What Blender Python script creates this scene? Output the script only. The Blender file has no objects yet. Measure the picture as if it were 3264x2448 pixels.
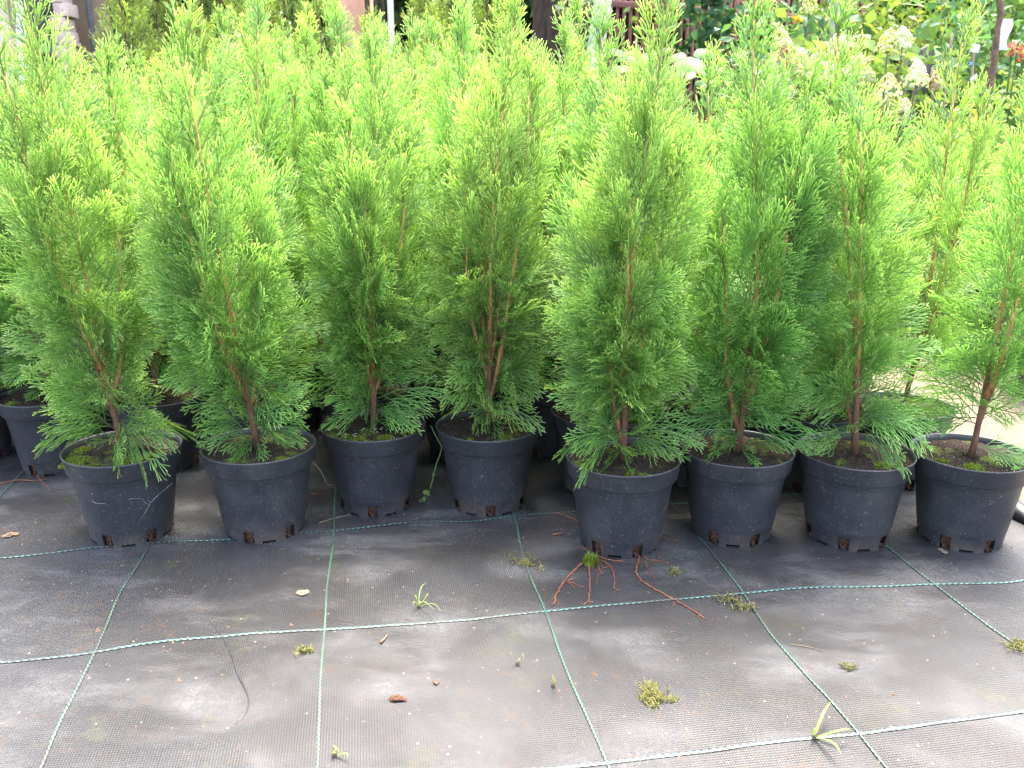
import bpy, math, random
import numpy as np
from mathutils import Matrix, Vector

# ------------------------------------------------------------------ camera, world, sun, exposure
scene = bpy.context.scene
COL = scene.collection
W, H, F = 3264.0, 2448.0, 2850.0            # photo pixels, focal length in photo pixels
CAM_H, PITCH, ROLL = 0.7243, 0.28083, 0.0022
GRID = 0.16185                              # turn of the mat's weave against the camera

_r = np.array([1.0, 0, 0]); _f = np.array([0, math.cos(PITCH), -math.sin(PITCH)])
_u = np.cross(_r, _f)
_r, _u = _r*math.cos(ROLL)+_u*math.sin(ROLL), -_r*math.sin(ROLL)+_u*math.cos(ROLL)

cam_data = bpy.data.cameras.new('camera')
cam = bpy.data.objects.new('camera', cam_data); COL.objects.link(cam)
cam.matrix_world = Matrix(((_r[0], _u[0], -_f[0], 0), (_r[1], _u[1], -_f[1], 0),
                           (_r[2], _u[2], -_f[2], CAM_H), (0, 0, 0, 1)))
cam_data.sensor_width = 4.54                # a phone camera
cam_data.lens = 4.54*F/W
cam_data.clip_start = 0.02; cam_data.clip_end = 400
cam_data.dof.use_dof = True; cam_data.dof.focus_distance = 1.5; cam_data.dof.aperture_fstop = 1.6
scene.camera = cam

SUN_EL, SUN_AZ = math.radians(68), math.radians(20)   # azimuth from +Y (behind the plants) towards +X
world = bpy.data.worlds.new('World'); scene.world = world; world.use_nodes = True
wn = world.node_tree.nodes; wl = world.node_tree.links
bg = wn['Background']
sky = wn.new('ShaderNodeTexSky'); sky.sky_type = 'NISHITA'; sky.sun_disc = False
sky.sun_elevation = SUN_EL; sky.sun_rotation = SUN_AZ
sky.air_density = 1.0; sky.dust_density = 6.0; sky.ozone_density = 1.0
wl.new(sky.outputs['Color'], bg.inputs['Color']); bg.inputs['Strength'].default_value = 0.15
sun_data = bpy.data.lights.new('sun', 'SUN'); sun_data.energy = 1.1; sun_data.angle = math.radians(22.0)
sun_data.color = (1.0, 0.97, 0.925)
sun = bpy.data.objects.new('sun', sun_data); COL.objects.link(sun)
_sd = Vector((math.sin(SUN_AZ)*math.cos(SUN_EL), math.cos(SUN_AZ)*math.cos(SUN_EL), math.sin(SUN_EL)))
sun.rotation_euler = _sd.to_track_quat('Z', 'Y').to_euler(); sun.location = _sd*20
scene.view_settings.view_transform = 'Standard'; scene.view_settings.look = 'None'
scene.view_settings.gamma = 1.0; scene.view_settings.use_curve_mapping = False
scene.view_settings.exposure = 3.28
scene.render.engine = 'CYCLES'
scene.cycles.max_bounces = 8; scene.cycles.diffuse_bounces = 4; scene.cycles.glossy_bounces = 2
scene.cycles.transmission_bounces = 5; scene.cycles.transparent_max_bounces = 4

# ------------------------------------------------------------------ pixel helpers
def ray(px, py):
    return _f + _r*(px-W/2)/F - _u*(py-H/2)/F
CAMP = np.array([0, 0, CAM_H])
def at(px, py, z=0.0):
    d = ray(px, py); return CAMP + d*((z-CAM_H)/d[2])
def atY(px, py, Y):
    d = ray(px, py); return CAMP + d*(Y/d[1])

# ------------------------------------------------------------------ mesh helpers
def mesh_np(name, V, quads=None, tris=None, smooth=False, attrs=None):
    me = bpy.data.meshes.new(name)
    V = np.asarray(V, np.float32).reshape(-1, 3)
    nq = 0 if quads is None else len(quads); nt = 0 if tris is None else len(tris)
    idx = []
    if nq: idx.append(np.asarray(quads, np.int32).ravel())
    if nt: idx.append(np.asarray(tris, np.int32).ravel())
    idx = np.concatenate(idx)
    starts = np.concatenate([np.arange(nq)*4, nq*4+np.arange(nt)*3]).astype(np.int32)
    me.vertices.add(len(V)); me.vertices.foreach_set('co', V.ravel())
    me.loops.add(len(idx)); me.loops.foreach_set('vertex_index', idx)
    me.polygons.add(nq+nt); me.polygons.foreach_set('loop_start', starts)
    if smooth: me.polygons.foreach_set('use_smooth', np.ones(nq+nt, bool))
    me.update(calc_edges=True)
    if attrs:
        for k, a in attrs.items():
            at_ = me.attributes.new(k, 'FLOAT', 'POINT'); at_.data.foreach_set('value', np.asarray(a, np.float32).ravel())
    return me

class MB:
    """collects simple shapes into one mesh"""
    def __init__(s): s.V = []; s.Q = []; s.T = []; s.n = 0
    def add(s, V, Q=None, T=None):
        V = np.asarray(V, float).reshape(-1, 3)
        if Q is not None and len(Q): s.Q.append(np.asarray(Q)+s.n)
        if T is not None and len(T): s.T.append(np.asarray(T)+s.n)
        s.V.append(V); s.n += len(V); return s
    def box(s, c, size, M=None, bev=0.0):
        x, y, z = np.array(size)/2.0
        if bev <= 0:
            V = np.array([[i*x, j*y, k*z] for k in (-1, 1) for j in (-1, 1) for i in (-1, 1)])
            Q = [[0, 2, 3, 1], [4, 5, 7, 6], [0, 1, 5, 4], [2, 6, 7, 3], [0, 4, 6, 2], [1, 3, 7, 5]]
        else:                                            # bevelled upright edges and top
            b = bev
            ring = [(-x+b, -y), (x-b, -y), (x, -y+b), (x, y-b), (x-b, y), (-x+b, y), (-x, y-b), (-x, -y+b)]
            V = [(p[0], p[1], -z) for p in ring]+[(p[0], p[1], z-b) for p in ring]+[(p[0]*(1-b/x), p[1]*(1-b/y), z) for p in ring]
            V = np.array(V); Q = []
            for l in (0, 8):
                for i in range(8): Q.append([l+i, l+(i+1) % 8, l+8+(i+1) % 8, l+8+i])
            Q += [[16, 17, 18, 19], [16, 19, 20, 23], [20, 21, 22, 23]]
        if M is not None: V = V@np.array(M).T
        return s.add(V+np.array(c), Q)
    def tube(s, P, rad, n=6, cap=True):
        P = np.asarray(P, float); m = len(P); rad = np.broadcast_to(np.asarray(rad, float), (m,))
        T = np.gradient(P, axis=0); T /= np.linalg.norm(T, axis=1, keepdims=True)+1e-12
        ref = np.array([0.31, 0.2, 0.93]); ref = ref if abs(T[0]@ref) < .95 else np.array([1., 0, 0])
        A = np.cross(T, ref); A /= np.linalg.norm(A, axis=1, keepdims=True)+1e-9
        B = np.cross(T, A); a = np.arange(n)*2*math.pi/n
        V = P[:, None]+rad[:, None, None]*(A[:, None]*np.cos(a)[None, :, None]+B[:, None]*np.sin(a)[None, :, None])
        i = np.arange(m-1)[:, None]*n; j = np.arange(n)[None]; j2 = (j+1) % n
        Q = np.stack([i+j, i+j2, i+n+j2, i+n+j], -1).reshape(-1, 4)
        V = V.reshape(-1, 3); Tt = None
        if cap:
            V = np.vstack([V, P[:1], P[-1:]]); k = m*n
            Tt = [[k, (q+1) % n, q] for q in range(n)]+[[k+1, (m-1)*n+q, (m-1)*n+(q+1) % n] for q in range(n)]
        return s.add(V, Q, Tt)
    def lathe(s, prof, n=48):
        a = np.arange(n)*2*math.pi/n
        V = np.array([[r*math.cos(t), r*math.sin(t), z] for r, z in prof for t in a])
        Q = [[i*n+j, i*n+(j+1) % n, (i+1)*n+(j+1) % n, (i+1)*n+j] for i in range(len(prof)-1) for j in range(n)]
        return s.add(V, Q)
    def mesh(s, name, smooth=False):
        return mesh_np(name, np.vstack(s.V), np.vstack(s.Q) if s.Q else None, np.vstack(s.T) if s.T else None, smooth)
    def build(s, name, mat, parent=None, smooth=False):
        return link(name, s.mesh(name, smooth), mat, parent)

def link(name, me, mat, parent=None):
    o = bpy.data.objects.new(name, me); COL.objects.link(o)
    if mat is not None and len(me.materials) == 0: me.materials.append(mat)
    if parent is not None: o.parent = parent
    return o
def thing(name, label, cat, loc=(0, 0, 0), rz=0.0, group=None):
    o = bpy.data.objects.new(name, None); COL.objects.link(o); o.empty_display_size = .05
    o.location = loc; o.rotation_euler = (0, 0, rz); tag(o, label, cat, group); return o
def tag(o, label, cat, group=None):
    o['label'] = label; o['category'] = cat
    if group: o['group'] = group
    return o
def kind(o, k, label=None):
    o['kind'] = k
    if label: o['label'] = label
    return o

# ------------------------------------------------------------------ materials
def new_mat(name):
    m = bpy.data.materials.new(name); m.use_nodes = True
    nt = m.node_tree; return m, nt, nt.nodes['Principled BSDF']
def N(nt, t, **kw):
    n = nt.nodes.new(t)
    for k, v in kw.items():
        if k in n.inputs: n.inputs[k].default_value = v
        else: setattr(n, k, v)
    return n
def ramp(nt, src, stops, interp='LINEAR'):
    r = nt.nodes.new('ShaderNodeValToRGB'); e = r.color_ramp; e.interpolation = interp
    while len(e.elements) < len(stops): e.elements.new(0.5)
    for el, (p, c) in zip(e.elements, stops):
        el.position = p; el.color = (c[0], c[1], c[2], 1) if len(c) == 3 else c
    nt.links.new(src, r.inputs['Fac']); return r
def mixc(nt, fac, a, b, mode='MIX'):
    n = nt.nodes.new('ShaderNodeMix'); n.data_type = 'RGBA'; n.blend_type = mode
    for sock, v in ((n.inputs['Factor'], fac), (n.inputs['A'], a), (n.inputs['B'], b)):
        if hasattr(v, 'default_value') or hasattr(v, 'is_output'): nt.links.new(v, sock)
        elif isinstance(v, (int, float)): sock.default_value = v
        else: sock.default_value = (v[0], v[1], v[2], 1)
    # the RGBA sockets are the later ones with the same names
    return n
def mixcol(nt, fac, a, b, mode='MIX'):
    n = nt.nodes.new('ShaderNodeMix'); n.data_type = 'RGBA'; n.blend_type = mode
    ins = [n.inputs[0], n.inputs[6], n.inputs[7]]
    for sock, v in zip(ins, (fac, a, b)):
        if isinstance(v, bpy.types.NodeSocket): nt.links.new(v, sock)
        elif isinstance(v, (int, float)): sock.default_value = v
        else: sock.default_value = (v[0], v[1], v[2], 1)
    return n.outputs[2]
def noise(nt, scale, detail=4, rough=.55, vec=None):
    n = N(nt, 'ShaderNodeTexNoise', Scale=scale, Detail=detail, Roughness=rough)
    if vec is not None: nt.links.new(vec, n.inputs['Vector'])
    return n
def objco(nt): return N(nt, 'ShaderNodeTexCoord').outputs['Object']
def math_(nt, op, a, b=None, clamp=False):
    n = nt.nodes.new('ShaderNodeMath'); n.operation = op; n.use_clamp = clamp
    for s, v in zip(n.inputs, (a, b)):
        if v is None: continue
        if isinstance(v, bpy.types.NodeSocket): nt.links.new(v, s)
        else: s.default_value = v
    return n.outputs[0]
def bump(nt, h, strength, dist, bsdf):
    b = N(nt, 'ShaderNodeBump', Strength=strength, Distance=dist); nt.links.new(h, b.inputs['Height'])
    nt.links.new(b.outputs[0], bsdf.inputs['Normal']); return b

def simple_mat(name, c1, c2, scale=20, rough=.7, spec=.3, bumpd=0.0, bscale=None, stretch=None):
    m, nt, b = new_mat(name); co = objco(nt)
    if stretch:
        mp = N(nt, 'ShaderNodeMapping'); nt.links.new(co, mp.inputs[0]); mp.inputs['Scale'].default_value = stretch; co = mp.outputs[0]
    n = noise(nt, scale, 6, .6, co)
    r = ramp(nt, n.outputs['Fac'], [(.3, c1), (.7, c2)])
    nt.links.new(r.outputs[0], b.inputs['Base Color'])
    b.inputs['Roughness'].default_value = rough; b.inputs['Specular IOR Level'].default_value = spec
    if bumpd: bump(nt, (noise(nt, bscale, 4, .6, co) if bscale else n).outputs['Fac'], .7, bumpd, b)
    return m

def foliage_mat(name, stops, low, high, transl=.4, rough=.45):
    """scale-leaf sprays: colour by distance along the shoot, by age (height on the plant) and by spray"""
    m, nt, b = new_mat(name)
    tip = N(nt, 'ShaderNodeAttribute', attribute_name='tip'); hh = N(nt, 'ShaderNodeAttribute', attribute_name='hgt')
    rn = N(nt, 'ShaderNodeAttribute', attribute_name='rnd')
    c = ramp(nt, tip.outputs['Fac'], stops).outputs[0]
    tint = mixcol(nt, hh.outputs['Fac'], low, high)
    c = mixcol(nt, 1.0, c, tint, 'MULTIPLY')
    hs = N(nt, 'ShaderNodeHueSaturation'); nt.links.new(c, hs.inputs['Color'])
    oi = N(nt, 'ShaderNodeObjectInfo')
    v = math_(nt, 'MULTIPLY_ADD', rn.outputs['Fac'], .5); v.node.inputs[2].default_value = .75
    nt.links.new(v, hs.inputs['Value'])
    hue = math_(nt, 'MULTIPLY_ADD', oi.outputs['Random'], .024); hue.node.inputs[2].default_value = .488
    nt.links.new(hue, hs.inputs['Hue'])
    c = hs.outputs[0]
    nt.links.new(c, b.inputs['Base Color']); b.inputs['Roughness'].default_value = rough
    b.inputs['Specular IOR Level'].default_value = .45
    tr = N(nt, 'ShaderNodeBsdfTranslucent')
    ct = mixcol(nt, 1.0, c, (1.2, 1.28, .7), 'MULTIPLY'); nt.links.new(ct, tr.inputs['Color'])
    mx = N(nt, 'ShaderNodeMixShader'); mx.inputs[0].default_value = transl
    nt.links.new(b.outputs[0], mx.inputs[1]); nt.links.new(tr.outputs[0], mx.inputs[2])
    nt.links.new(mx.outputs[0], nt.nodes['Material Output'].inputs['Surface'])
    return m
def leaf_mat(name, c1, c2, transl=.35, rough=.55, scale=9):
    m, nt, b = new_mat(name)
    rn = N(nt, 'ShaderNodeAttribute', attribute_name='rnd')
    c = ramp(nt, rn.outputs['Fac'], [(0.0, c1), (1.0, c2)]).outputs[0]
    nt.links.new(c, b.inputs['Base Color']); b.inputs['Roughness'].default_value = rough
    b.inputs['Specular IOR Level'].default_value = .25
    tr = N(nt, 'ShaderNodeBsdfTranslucent'); nt.links.new(mixcol(nt, 1.0, c, (1.2, 1.3, .6), 'MULTIPLY'), tr.inputs['Color'])
    mx = N(nt, 'ShaderNodeMixShader'); mx.inputs[0].default_value = transl
    nt.links.new(b.outputs[0], mx.inputs[1]); nt.links.new(tr.outputs[0], mx.inputs[2])
    nt.links.new(mx.outputs[0], nt.nodes['Material Output'].inputs['Surface'])
    return m

M = {}
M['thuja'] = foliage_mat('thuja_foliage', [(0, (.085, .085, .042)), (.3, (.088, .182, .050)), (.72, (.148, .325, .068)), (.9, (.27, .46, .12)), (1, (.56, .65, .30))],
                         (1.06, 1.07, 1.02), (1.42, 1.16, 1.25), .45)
M['golden'] = foliage_mat('golden_conifer_foliage', [(0, (.08, .09, .03)), (.4, (.12, .20, .05)), (1, (.33, .44, .14))], (.8, .9, .9), (1.2, 1.1, .8), .4)
def stem_mat():
    m, nt, b = new_mat('thuja_bark'); co = objco(nt)
    sep = N(nt, 'ShaderNodeSeparateXYZ'); nt.links.new(co, sep.inputs[0])
    n = noise(nt, 90, 5, .6, co); mp = N(nt, 'ShaderNodeMapping'); nt.links.new(co, mp.inputs[0]); mp.inputs['Scale'].default_value = (260, 260, 30)
    n2 = noise(nt, 1, 5, .65, mp.outputs[0])
    age = N(nt, 'ShaderNodeAttribute', attribute_name='hgt')
    z = math_(nt, 'ADD', age.outputs['Fac'], math_(nt, 'MULTIPLY', math_(nt, 'SUBTRACT', n.outputs['Fac'], .5), .35))
    c = ramp(nt, z, [(.0, (.12, .058, .034)), (.24, (.19, .085, .042)), (.36, (.44, .21, .075)), (.58, (.64, .38, .12)), (.9, (.50, .42, .12))]).outputs[0]
    c = mixcol(nt, 1.0, c, ramp(nt, n2.outputs['Fac'], [(.3, (.45, .42, .4)), (.65, (1.25, 1.2, 1.15))]).outputs[0], 'MULTIPLY')
    nt.links.new(c, b.inputs['Base Color']); b.inputs['Roughness'].default_value = .75
    bump(nt, n2.outputs['Fac'], .8, .0015, b); return m
M['stem'] = stem_mat()
def pot_mat():
    m, nt, b = new_mat('black_pot_plastic'); co = objco(nt)
    oi = N(nt, 'ShaderNodeObjectInfo')
    va = N(nt, 'ShaderNodeVectorMath', operation='ADD'); nt.links.new(co, va.inputs[0])
    cmb = N(nt, 'ShaderNodeCombineXYZ'); nt.links.new(math_(nt, 'MULTIPLY', oi.outputs['Random'], 37.0), cmb.inputs[0]); nt.links.new(cmb.outputs[0], va.inputs[1])
    p = va.outputs[0]
    n1 = noise(nt, 14, 5, .6, p); n2 = noise(nt, 240, 3, .6, p)
    vo = N(nt, 'ShaderNodeTexVoronoi', Scale=95.0); nt.links.new(p, vo.inputs['Vector'])
    sp = math_(nt, 'LESS_THAN', vo.outputs['Distance'], math_(nt, 'MULTIPLY', math_(nt, 'SUBTRACT', n1.outputs['Fac'], .34), .55))
    vr = math_(nt, 'GREATER_THAN', N(nt, 'ShaderNodeSeparateColor').outputs[0], .45)
    nt.links.new(vo.outputs['Color'], vr.node.inputs[0].links[0].from_node.inputs[0])
    speck = math_(nt, 'MULTIPLY', sp, vr)
    sep = N(nt, 'ShaderNodeSeparateXYZ'); nt.links.new(co, sep.inputs[0])
    c = ramp(nt, n1.outputs['Fac'], [(.3, (.022, .0225, .025)), (.6, (.034, .035, .039)), (.8, (.052, .052, .054))]).outputs[0]
    dust = math_(nt, 'MULTIPLY', ramp(nt, n2.outputs['Fac'], [(.5, (0, 0, 0)), (.75, (1, 1, 1))]).outputs[0], .10)
    c = mixcol(nt, dust, c, (.25, .23, .21))
    # soil splashed on the foot and under the rim
    low = ramp(nt, sep.outputs['Z'], [(0.0, (1, 1, 1)), (.045, (0, 0, 0))]).outputs[0]
    sm = math_(nt, 'MULTIPLY', low, ramp(nt, n1.outputs['Fac'], [(.45, (0, 0, 0)), (.62, (1, 1, 1))]).outputs[0])
    c = mixcol(nt, math_(nt, 'MULTIPLY', sm, .75), c, (.10, .062, .042))
    c = mixcol(nt, math_(nt, 'MULTIPLY', speck, .8), c, (.21, .15, .11))
    v2 = N(nt, 'ShaderNodeTexVoronoi', Scale=210.0); nt.links.new(p, v2.inputs['Vector']); s2_ = N(nt, 'ShaderNodeSeparateColor'); nt.links.new(v2.outputs['Color'], s2_.inputs[0])
    c = mixcol(nt, math_(nt, 'MULTIPLY', math_(nt, 'MULTIPLY', math_(nt, 'LESS_THAN', v2.outputs['Distance'], .22), math_(nt, 'GREATER_THAN', s2_.outputs[1], .80)), .6), c, (.20, .17, .145))
    sm2 = noise(nt, 7, 6, .7, p); c = mixcol(nt, math_(nt, 'MULTIPLY', ramp(nt, sm2.outputs['Fac'], [(.5, (0, 0, 0)), (.66, (1, 1, 1))]).outputs[0], .35), c, (.085, .078, .072))
    nt.links.new(c, b.inputs['Base Color'])
    b.inputs['Roughness'].default_value = .42; b.inputs['Specular IOR Level'].default_value = .5
    rr = ramp(nt, n2.outputs['Fac'], [(.3, (.36,)*3), (.7, (.55,)*3)]); nt.links.new(rr.outputs[0], b.inputs['Roughness'])
    h = math_(nt, 'ADD', math_(nt, 'MULTIPLY', n2.outputs['Fac'], .3), speck)
    bump(nt, h, .35, .0012, b); return m
M['pot'] = pot_mat()
def soil_mat(name, moss):
    m, nt, b = new_mat(name); co = objco(nt)
    oi = N(nt, 'ShaderNodeObjectInfo'); va = N(nt, 'ShaderNodeVectorMath', operation='ADD'); nt.links.new(co, va.inputs[0])
    cmb = N(nt, 'ShaderNodeCombineXYZ'); nt.links.new(math_(nt, 'MULTIPLY', oi.outputs['Random'], 11.0), cmb.inputs[1]); nt.links.new(cmb.outputs[0], va.inputs[1])
    p = va.outputs[0]
    n1 = noise(nt, 260, 6, .65, p); n2 = noise(nt, 22, 4, .6, p)
    c = ramp(nt, n1.outputs['Fac'], [(.3, (.010, .007, .005)), (.5, (.034, .022, .015)), (.64, (.08, .052, .034)), (.74, (.15, .105, .07))]).outputs[0]
    ms = ramp(nt, n2.outputs['Fac'], [(moss, (0, 0, 0)), (moss+.12, (1, 1, 1))]).outputs[0]
    mc = ramp(nt, n1.outputs['Fac'], [(.35, (.04, .065, .01)), (.65, (.17, .22, .025))]).outputs[0]
    c = mixcol(nt, ms, c, mc)
    vo = N(nt, 'ShaderNodeTexVoronoi', Scale=120.0); nt.links.new(p, vo.inputs['Vector'])
    sp = math_(nt, 'LESS_THAN', vo.outputs['Distance'], .13)
    sc = N(nt, 'ShaderNodeSeparateColor'); nt.links.new(vo.outputs['Color'], sc.inputs[0])
    sp = math_(nt, 'MULTIPLY', sp, math_(nt, 'GREATER_THAN', sc.outputs[0], .82))
    c = mixcol(nt, sp, c, (.5, .46, .38))
    nt.links.new(c, b.inputs['Base Color']); b.inputs['Roughness'].default_value = .9; b.inputs['Specular IOR Level'].default_value = .25
    bump(nt, n1.outputs['Fac'], 1.0, .006, b); return m
M['soil'] = soil_mat('potting_soil', .55)
M['rootball'] = simple_mat('root_ball_soil', (.02, .012, .009), (.15, .07, .04), 160, .9, .2, .004)
M['moss'] = leaf_mat('moss', (.09, .13, .015), (.24, .30, .03), .3, .6)
M['dry_moss'] = leaf_mat('dry_moss', (.15, .14, .045), (.34, .31, .11), .2, .8)
M['root'] = simple_mat('root', (.11, .035, .02), (.27, .10, .05), 120, .6, .3, .001)
M['grass'] = leaf_mat('weed_grass', (.09, .16, .035), (.22, .29, .09), .35, .5)
M['drystem'] = simple_mat('dry_stem', (.13, .10, .055), (.22, .17, .10), 60, .8, .2)
M['deadleaf'] = simple_mat('dead_leaf', (.10, .06, .04), (.26, .17, .10), 140, .85, .2, .002)
M['beigeleaf'] = simple_mat('beige_leaf', (.13, .09, .055), (.27, .20, .13), 120, .85, .2, .002)
M['crumb'] = simple_mat('soil_crumb', (.05, .03, .02), (.22, .14, .09), 60, .9, .2)
M['web'] = simple_mat('cobweb', (.14, .14, .14), (.3, .29, .28), 60, .9, .2)

def mat_mat():
    m, nt, b = new_mat('woven_ground_cover'); co = objco(nt)
    mp = N(nt, 'ShaderNodeMapping'); nt.links.new(co, mp.inputs[0]); mp.inputs['Rotation'].default_value = (0, 0, -GRID)
    g = mp.outputs[0]
    w1 = N(nt, 'ShaderNodeTexWave', Scale=.31416/.0034, Distortion=.8); w1.bands_direction = 'X'; nt.links.new(g, w1.inputs[0])
    w2 = N(nt, 'ShaderNodeTexWave', Scale=.31416/.0039, Distortion=.8); w2.bands_direction = 'Y'; nt.links.new(g, w2.inputs[0])
    wv = math_(nt, 'SUBTRACT', 1.0, math_(nt, 'MULTIPLY', w1.outputs['Fac'], w2.outputs['Fac']))
    def R2(src, a, c): return ramp(nt, src, [(a, (0, 0, 0)), (c, (1, 1, 1))]).outputs[0]
    def mul(a, c): return math_(nt, 'MULTIPLY', a, c)
    def off(v, sc, rot=0.0):
        q = N(nt, 'ShaderNodeMapping'); nt.links.new(co, q.inputs[0]); q.inputs['Location'].default_value = v; q.inputs['Scale'].default_value = sc; q.inputs['Rotation'].default_value = (0, 0, rot); return q.outputs[0]
    big = noise(nt, 4.2, 6, .62, off((3, 1, 0), (1, 1, 1))); mid = noise(nt, 9, 7, .68, off((7, 2, 0), (1, 1, 1)))
    streak = noise(nt, 3.0, 6, .65, off((1, 5, 0), (1.0, 3.2, 1), .5)); fine = noise(nt, 170, 5, .7, co)
    grit = noise(nt, 420, 3, .7, co); blot = noise(nt, 34, 6, .75, off((2, 9, 0), (1, 1, 1))); wet = noise(nt, 3.1, 6, .65, off((9, 4, 0), (1, 1, 1)))
    alg = noise(nt, 7.3, 6, .7, off((5, 5, 0), (1, 1, 1)))
    fab = ramp(nt, wv, [(.15, (.028, .028, .029)), (.6, (.045, .045, .047)), (.95, (.060, .060, .063))]).outputs[0]
    fab = mixcol(nt, mul(R2(grit.outputs['Fac'], .5, .72), .35), fab, (.16, .155, .15))
    d = mul(R2(big.outputs['Fac'], .44, .56), R2(streak.outputs['Fac'], .44, .58)); d = mul(d, R2(fine.outputs['Fac'], .25, .62))
    c = mixcol(nt, mul(d, .62), fab, (.23, .228, .222))
    c = mixcol(nt, mul(mul(R2(mid.outputs['Fac'], .45, .57), R2(fine.outputs['Fac'], .34, .60)), .40), c, (.070, .063, .057))
    c = mixcol(nt, mul(R2(wet.outputs['Fac'], .45, .60), .35), c, (.024, .023, .024))
    c = mixcol(nt, mul(R2(blot.outputs['Fac'], .58, .68), .72), c, (.105, .066, .046))
    c = mixcol(nt, mul(mul(R2(alg.outputs['Fac'], .56, .70), R2(fine.outputs['Fac'], .40, .6)), .5), c, (.13, .14, .04))
    vo = N(nt, 'ShaderNodeTexVoronoi', Scale=55.0); nt.links.new(co, vo.inputs['Vector']); sc_ = N(nt, 'ShaderNodeSeparateColor'); nt.links.new(vo.outputs['Color'], sc_.inputs[0])
    sp = mul(math_(nt, 'LESS_THAN', vo.outputs['Distance'], .10), math_(nt, 'GREATER_THAN', sc_.outputs[0], .78))
    c = mixcol(nt, mul(sp, .8), c, (.34, .28, .22))
    tone = noise(nt, 2.3, 7, .7, off((4, 8, 0), (1, 1, 1)))
    c = mixcol(nt, 1.0, c, ramp(nt, tone.outputs['Fac'], [(.38, (.39, .385, .38)), (.62, (.68, .677, .674))]).outputs[0], 'MULTIPLY')
    nt.links.new(c, b.inputs['Base Color'])
    b.inputs['Specular IOR Level'].default_value = .28
    rr = ramp(nt, d, [(0, (.42,)*3), (.5, (.7,)*3)]); nt.links.new(rr.outputs[0], b.inputs['Roughness'])
    h = math_(nt, 'ADD', mul(wv, 1.0), mul(fine.outputs['Fac'], .7))
    bump(nt, h, .4, .0010, b); return m
M['mat'] = mat_mat()
def line_mat(name, ca, cb):
    m, nt, b = new_mat(name)
    a = N(nt, 'ShaderNodeAttribute', attribute_name='along'); c_ = N(nt, 'ShaderNodeAttribute', attribute_name='across')
    ck = math_(nt, 'FRACT', math_(nt, 'ADD', a.outputs['Fac'], math_(nt, 'MULTIPLY', math_(nt, 'FLOOR', c_.outputs['Fac']), .5)))
    on = math_(nt, 'LESS_THAN', ck, .5)
    n = noise(nt, 60, 4, .6, objco(nt)); n2 = noise(nt, 9, 4, .6, objco(nt))
    col = mixcol(nt, n.outputs['Fac'], ca, cb)
    col = mixcol(nt, ramp(nt, n2.outputs['Fac'], [(.40, (0, 0, 0)), (.62, (.85, .85, .85))]).outputs[0], col, (.06, .055, .05))
    col = mixcol(nt, on, (.025, .028, .028), col)
    nt.links.new(col, b.inputs['Base Color']); b.inputs['Roughness'].default_value = .5
    bump(nt, on, .6, .0008, b); return m
M['rowline'] = line_mat('turquoise_line', (.06, .20, .165), (.11, .27, .235))
M['colline'] = line_mat('green_line', (.05, .18, .10), (.095, .25, .145))
def ground_mat():
    m, nt, b = new_mat('sandy_soil'); co = objco(nt)
    n1 = noise(nt, 5, 6, .65, co); n2 = noise(nt, 90, 5, .7, co); n3 = noise(nt, 1.3, 4, .6, co)
    c = ramp(nt, n2.outputs['Fac'], [(.3, (.085, .065, .046)), (.55, (.15, .12, .088)), (.75, (.22, .185, .145))]).outputs[0]
    c = mixcol(nt, ramp(nt, n1.outputs['Fac'], [(.45, (0, 0, 0)), (.72, (.75, .75, .75))]).outputs[0], c, (.17, .12, .085))
    c = mixcol(nt, ramp(nt, n3.outputs['Fac'], [(.55, (0, 0, 0)), (.7, (.5, .5, .5))]).outputs[0], c, (.11, .13, .05))
    nt.links.new(c, b.inputs['Base Color']); b.inputs['Roughness'].default_value = .95; b.inputs['Specular IOR Level'].default_value = .2
    bump(nt, math_(nt, 'ADD', n2.outputs['Fac'], n1.outputs['Fac']), .8, .01, b); return m
M['ground'] = ground_mat()
M['blackplastic'] = simple_mat('black_plastic', (.012, .012, .013), (.03, .03, .032), 20, .45, .5, .002, 40)
M['greywood'] = simple_mat('grey_painted_boards', (.075, .085, .10), (.14, .15, .17), 8, .7, .3, .003, 60, (1, 1, 12))
M['palewood'] = simple_mat('pale_wood', (.45, .36, .25), (.62, .52, .38), 10, .7, .3, .002, 30, (8, 8, 1))
M['orangewood'] = simple_mat('orange_wood', (.36, .15, .05), (.5, .24, .09), 10, .7, .3, .002, 30, (8, 8, 1))
M['greybark'] = simple_mat('grey_bark', (.16, .13, .11), (.42, .37, .33), 22, .9, .2, .006)
M['whitepipe'] = simple_mat('white_pipe', (.62, .64, .66), (.78, .79, .8), 12, .4, .4)
M['redbrick'] = simple_mat('red_brick', (.30, .09, .06), (.42, .15, .10), 40, .9, .2, .003)
M['pinkbrick'] = simple_mat('pale_pink_brick', (.48, .35, .29), (.62, .49, .42), 50, .9, .2, .003)
M['brownwall'] = simple_mat('brown_render', (.20, .145, .095), (.28, .2, .13), 14, .9, .2, .003)
M['salmon'] = simple_mat('salmon_render', (.50, .26, .17), (.62, .36, .25), 9, .9, .2, .003)
M['darkbrown'] = simple_mat('dark_brown_wood', (.035, .022, .016), (.08, .05, .036), 30, .8, .3, .003, 60, (8, 8, 1))
M['greypost'] = simple_mat('grey_concrete', (.30, .28, .26), (.42, .40, .38), 30, .9, .2, .003)
M['darkbark'] = simple_mat('dark_tree_bark', (.022, .015, .011), (.085, .06, .045), 26, .9, .2, .02, 18, (1, 1, .35))
M['fencered'] = simple_mat('red_brown_fence_paint', (.15, .045, .038), (.24, .085, .07), 30, .55, .4, .001)
M['brownbark'] = simple_mat('brown_bark', (.09, .055, .04), (.20, .13, .10), 50, .85, .2, .004)
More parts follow.
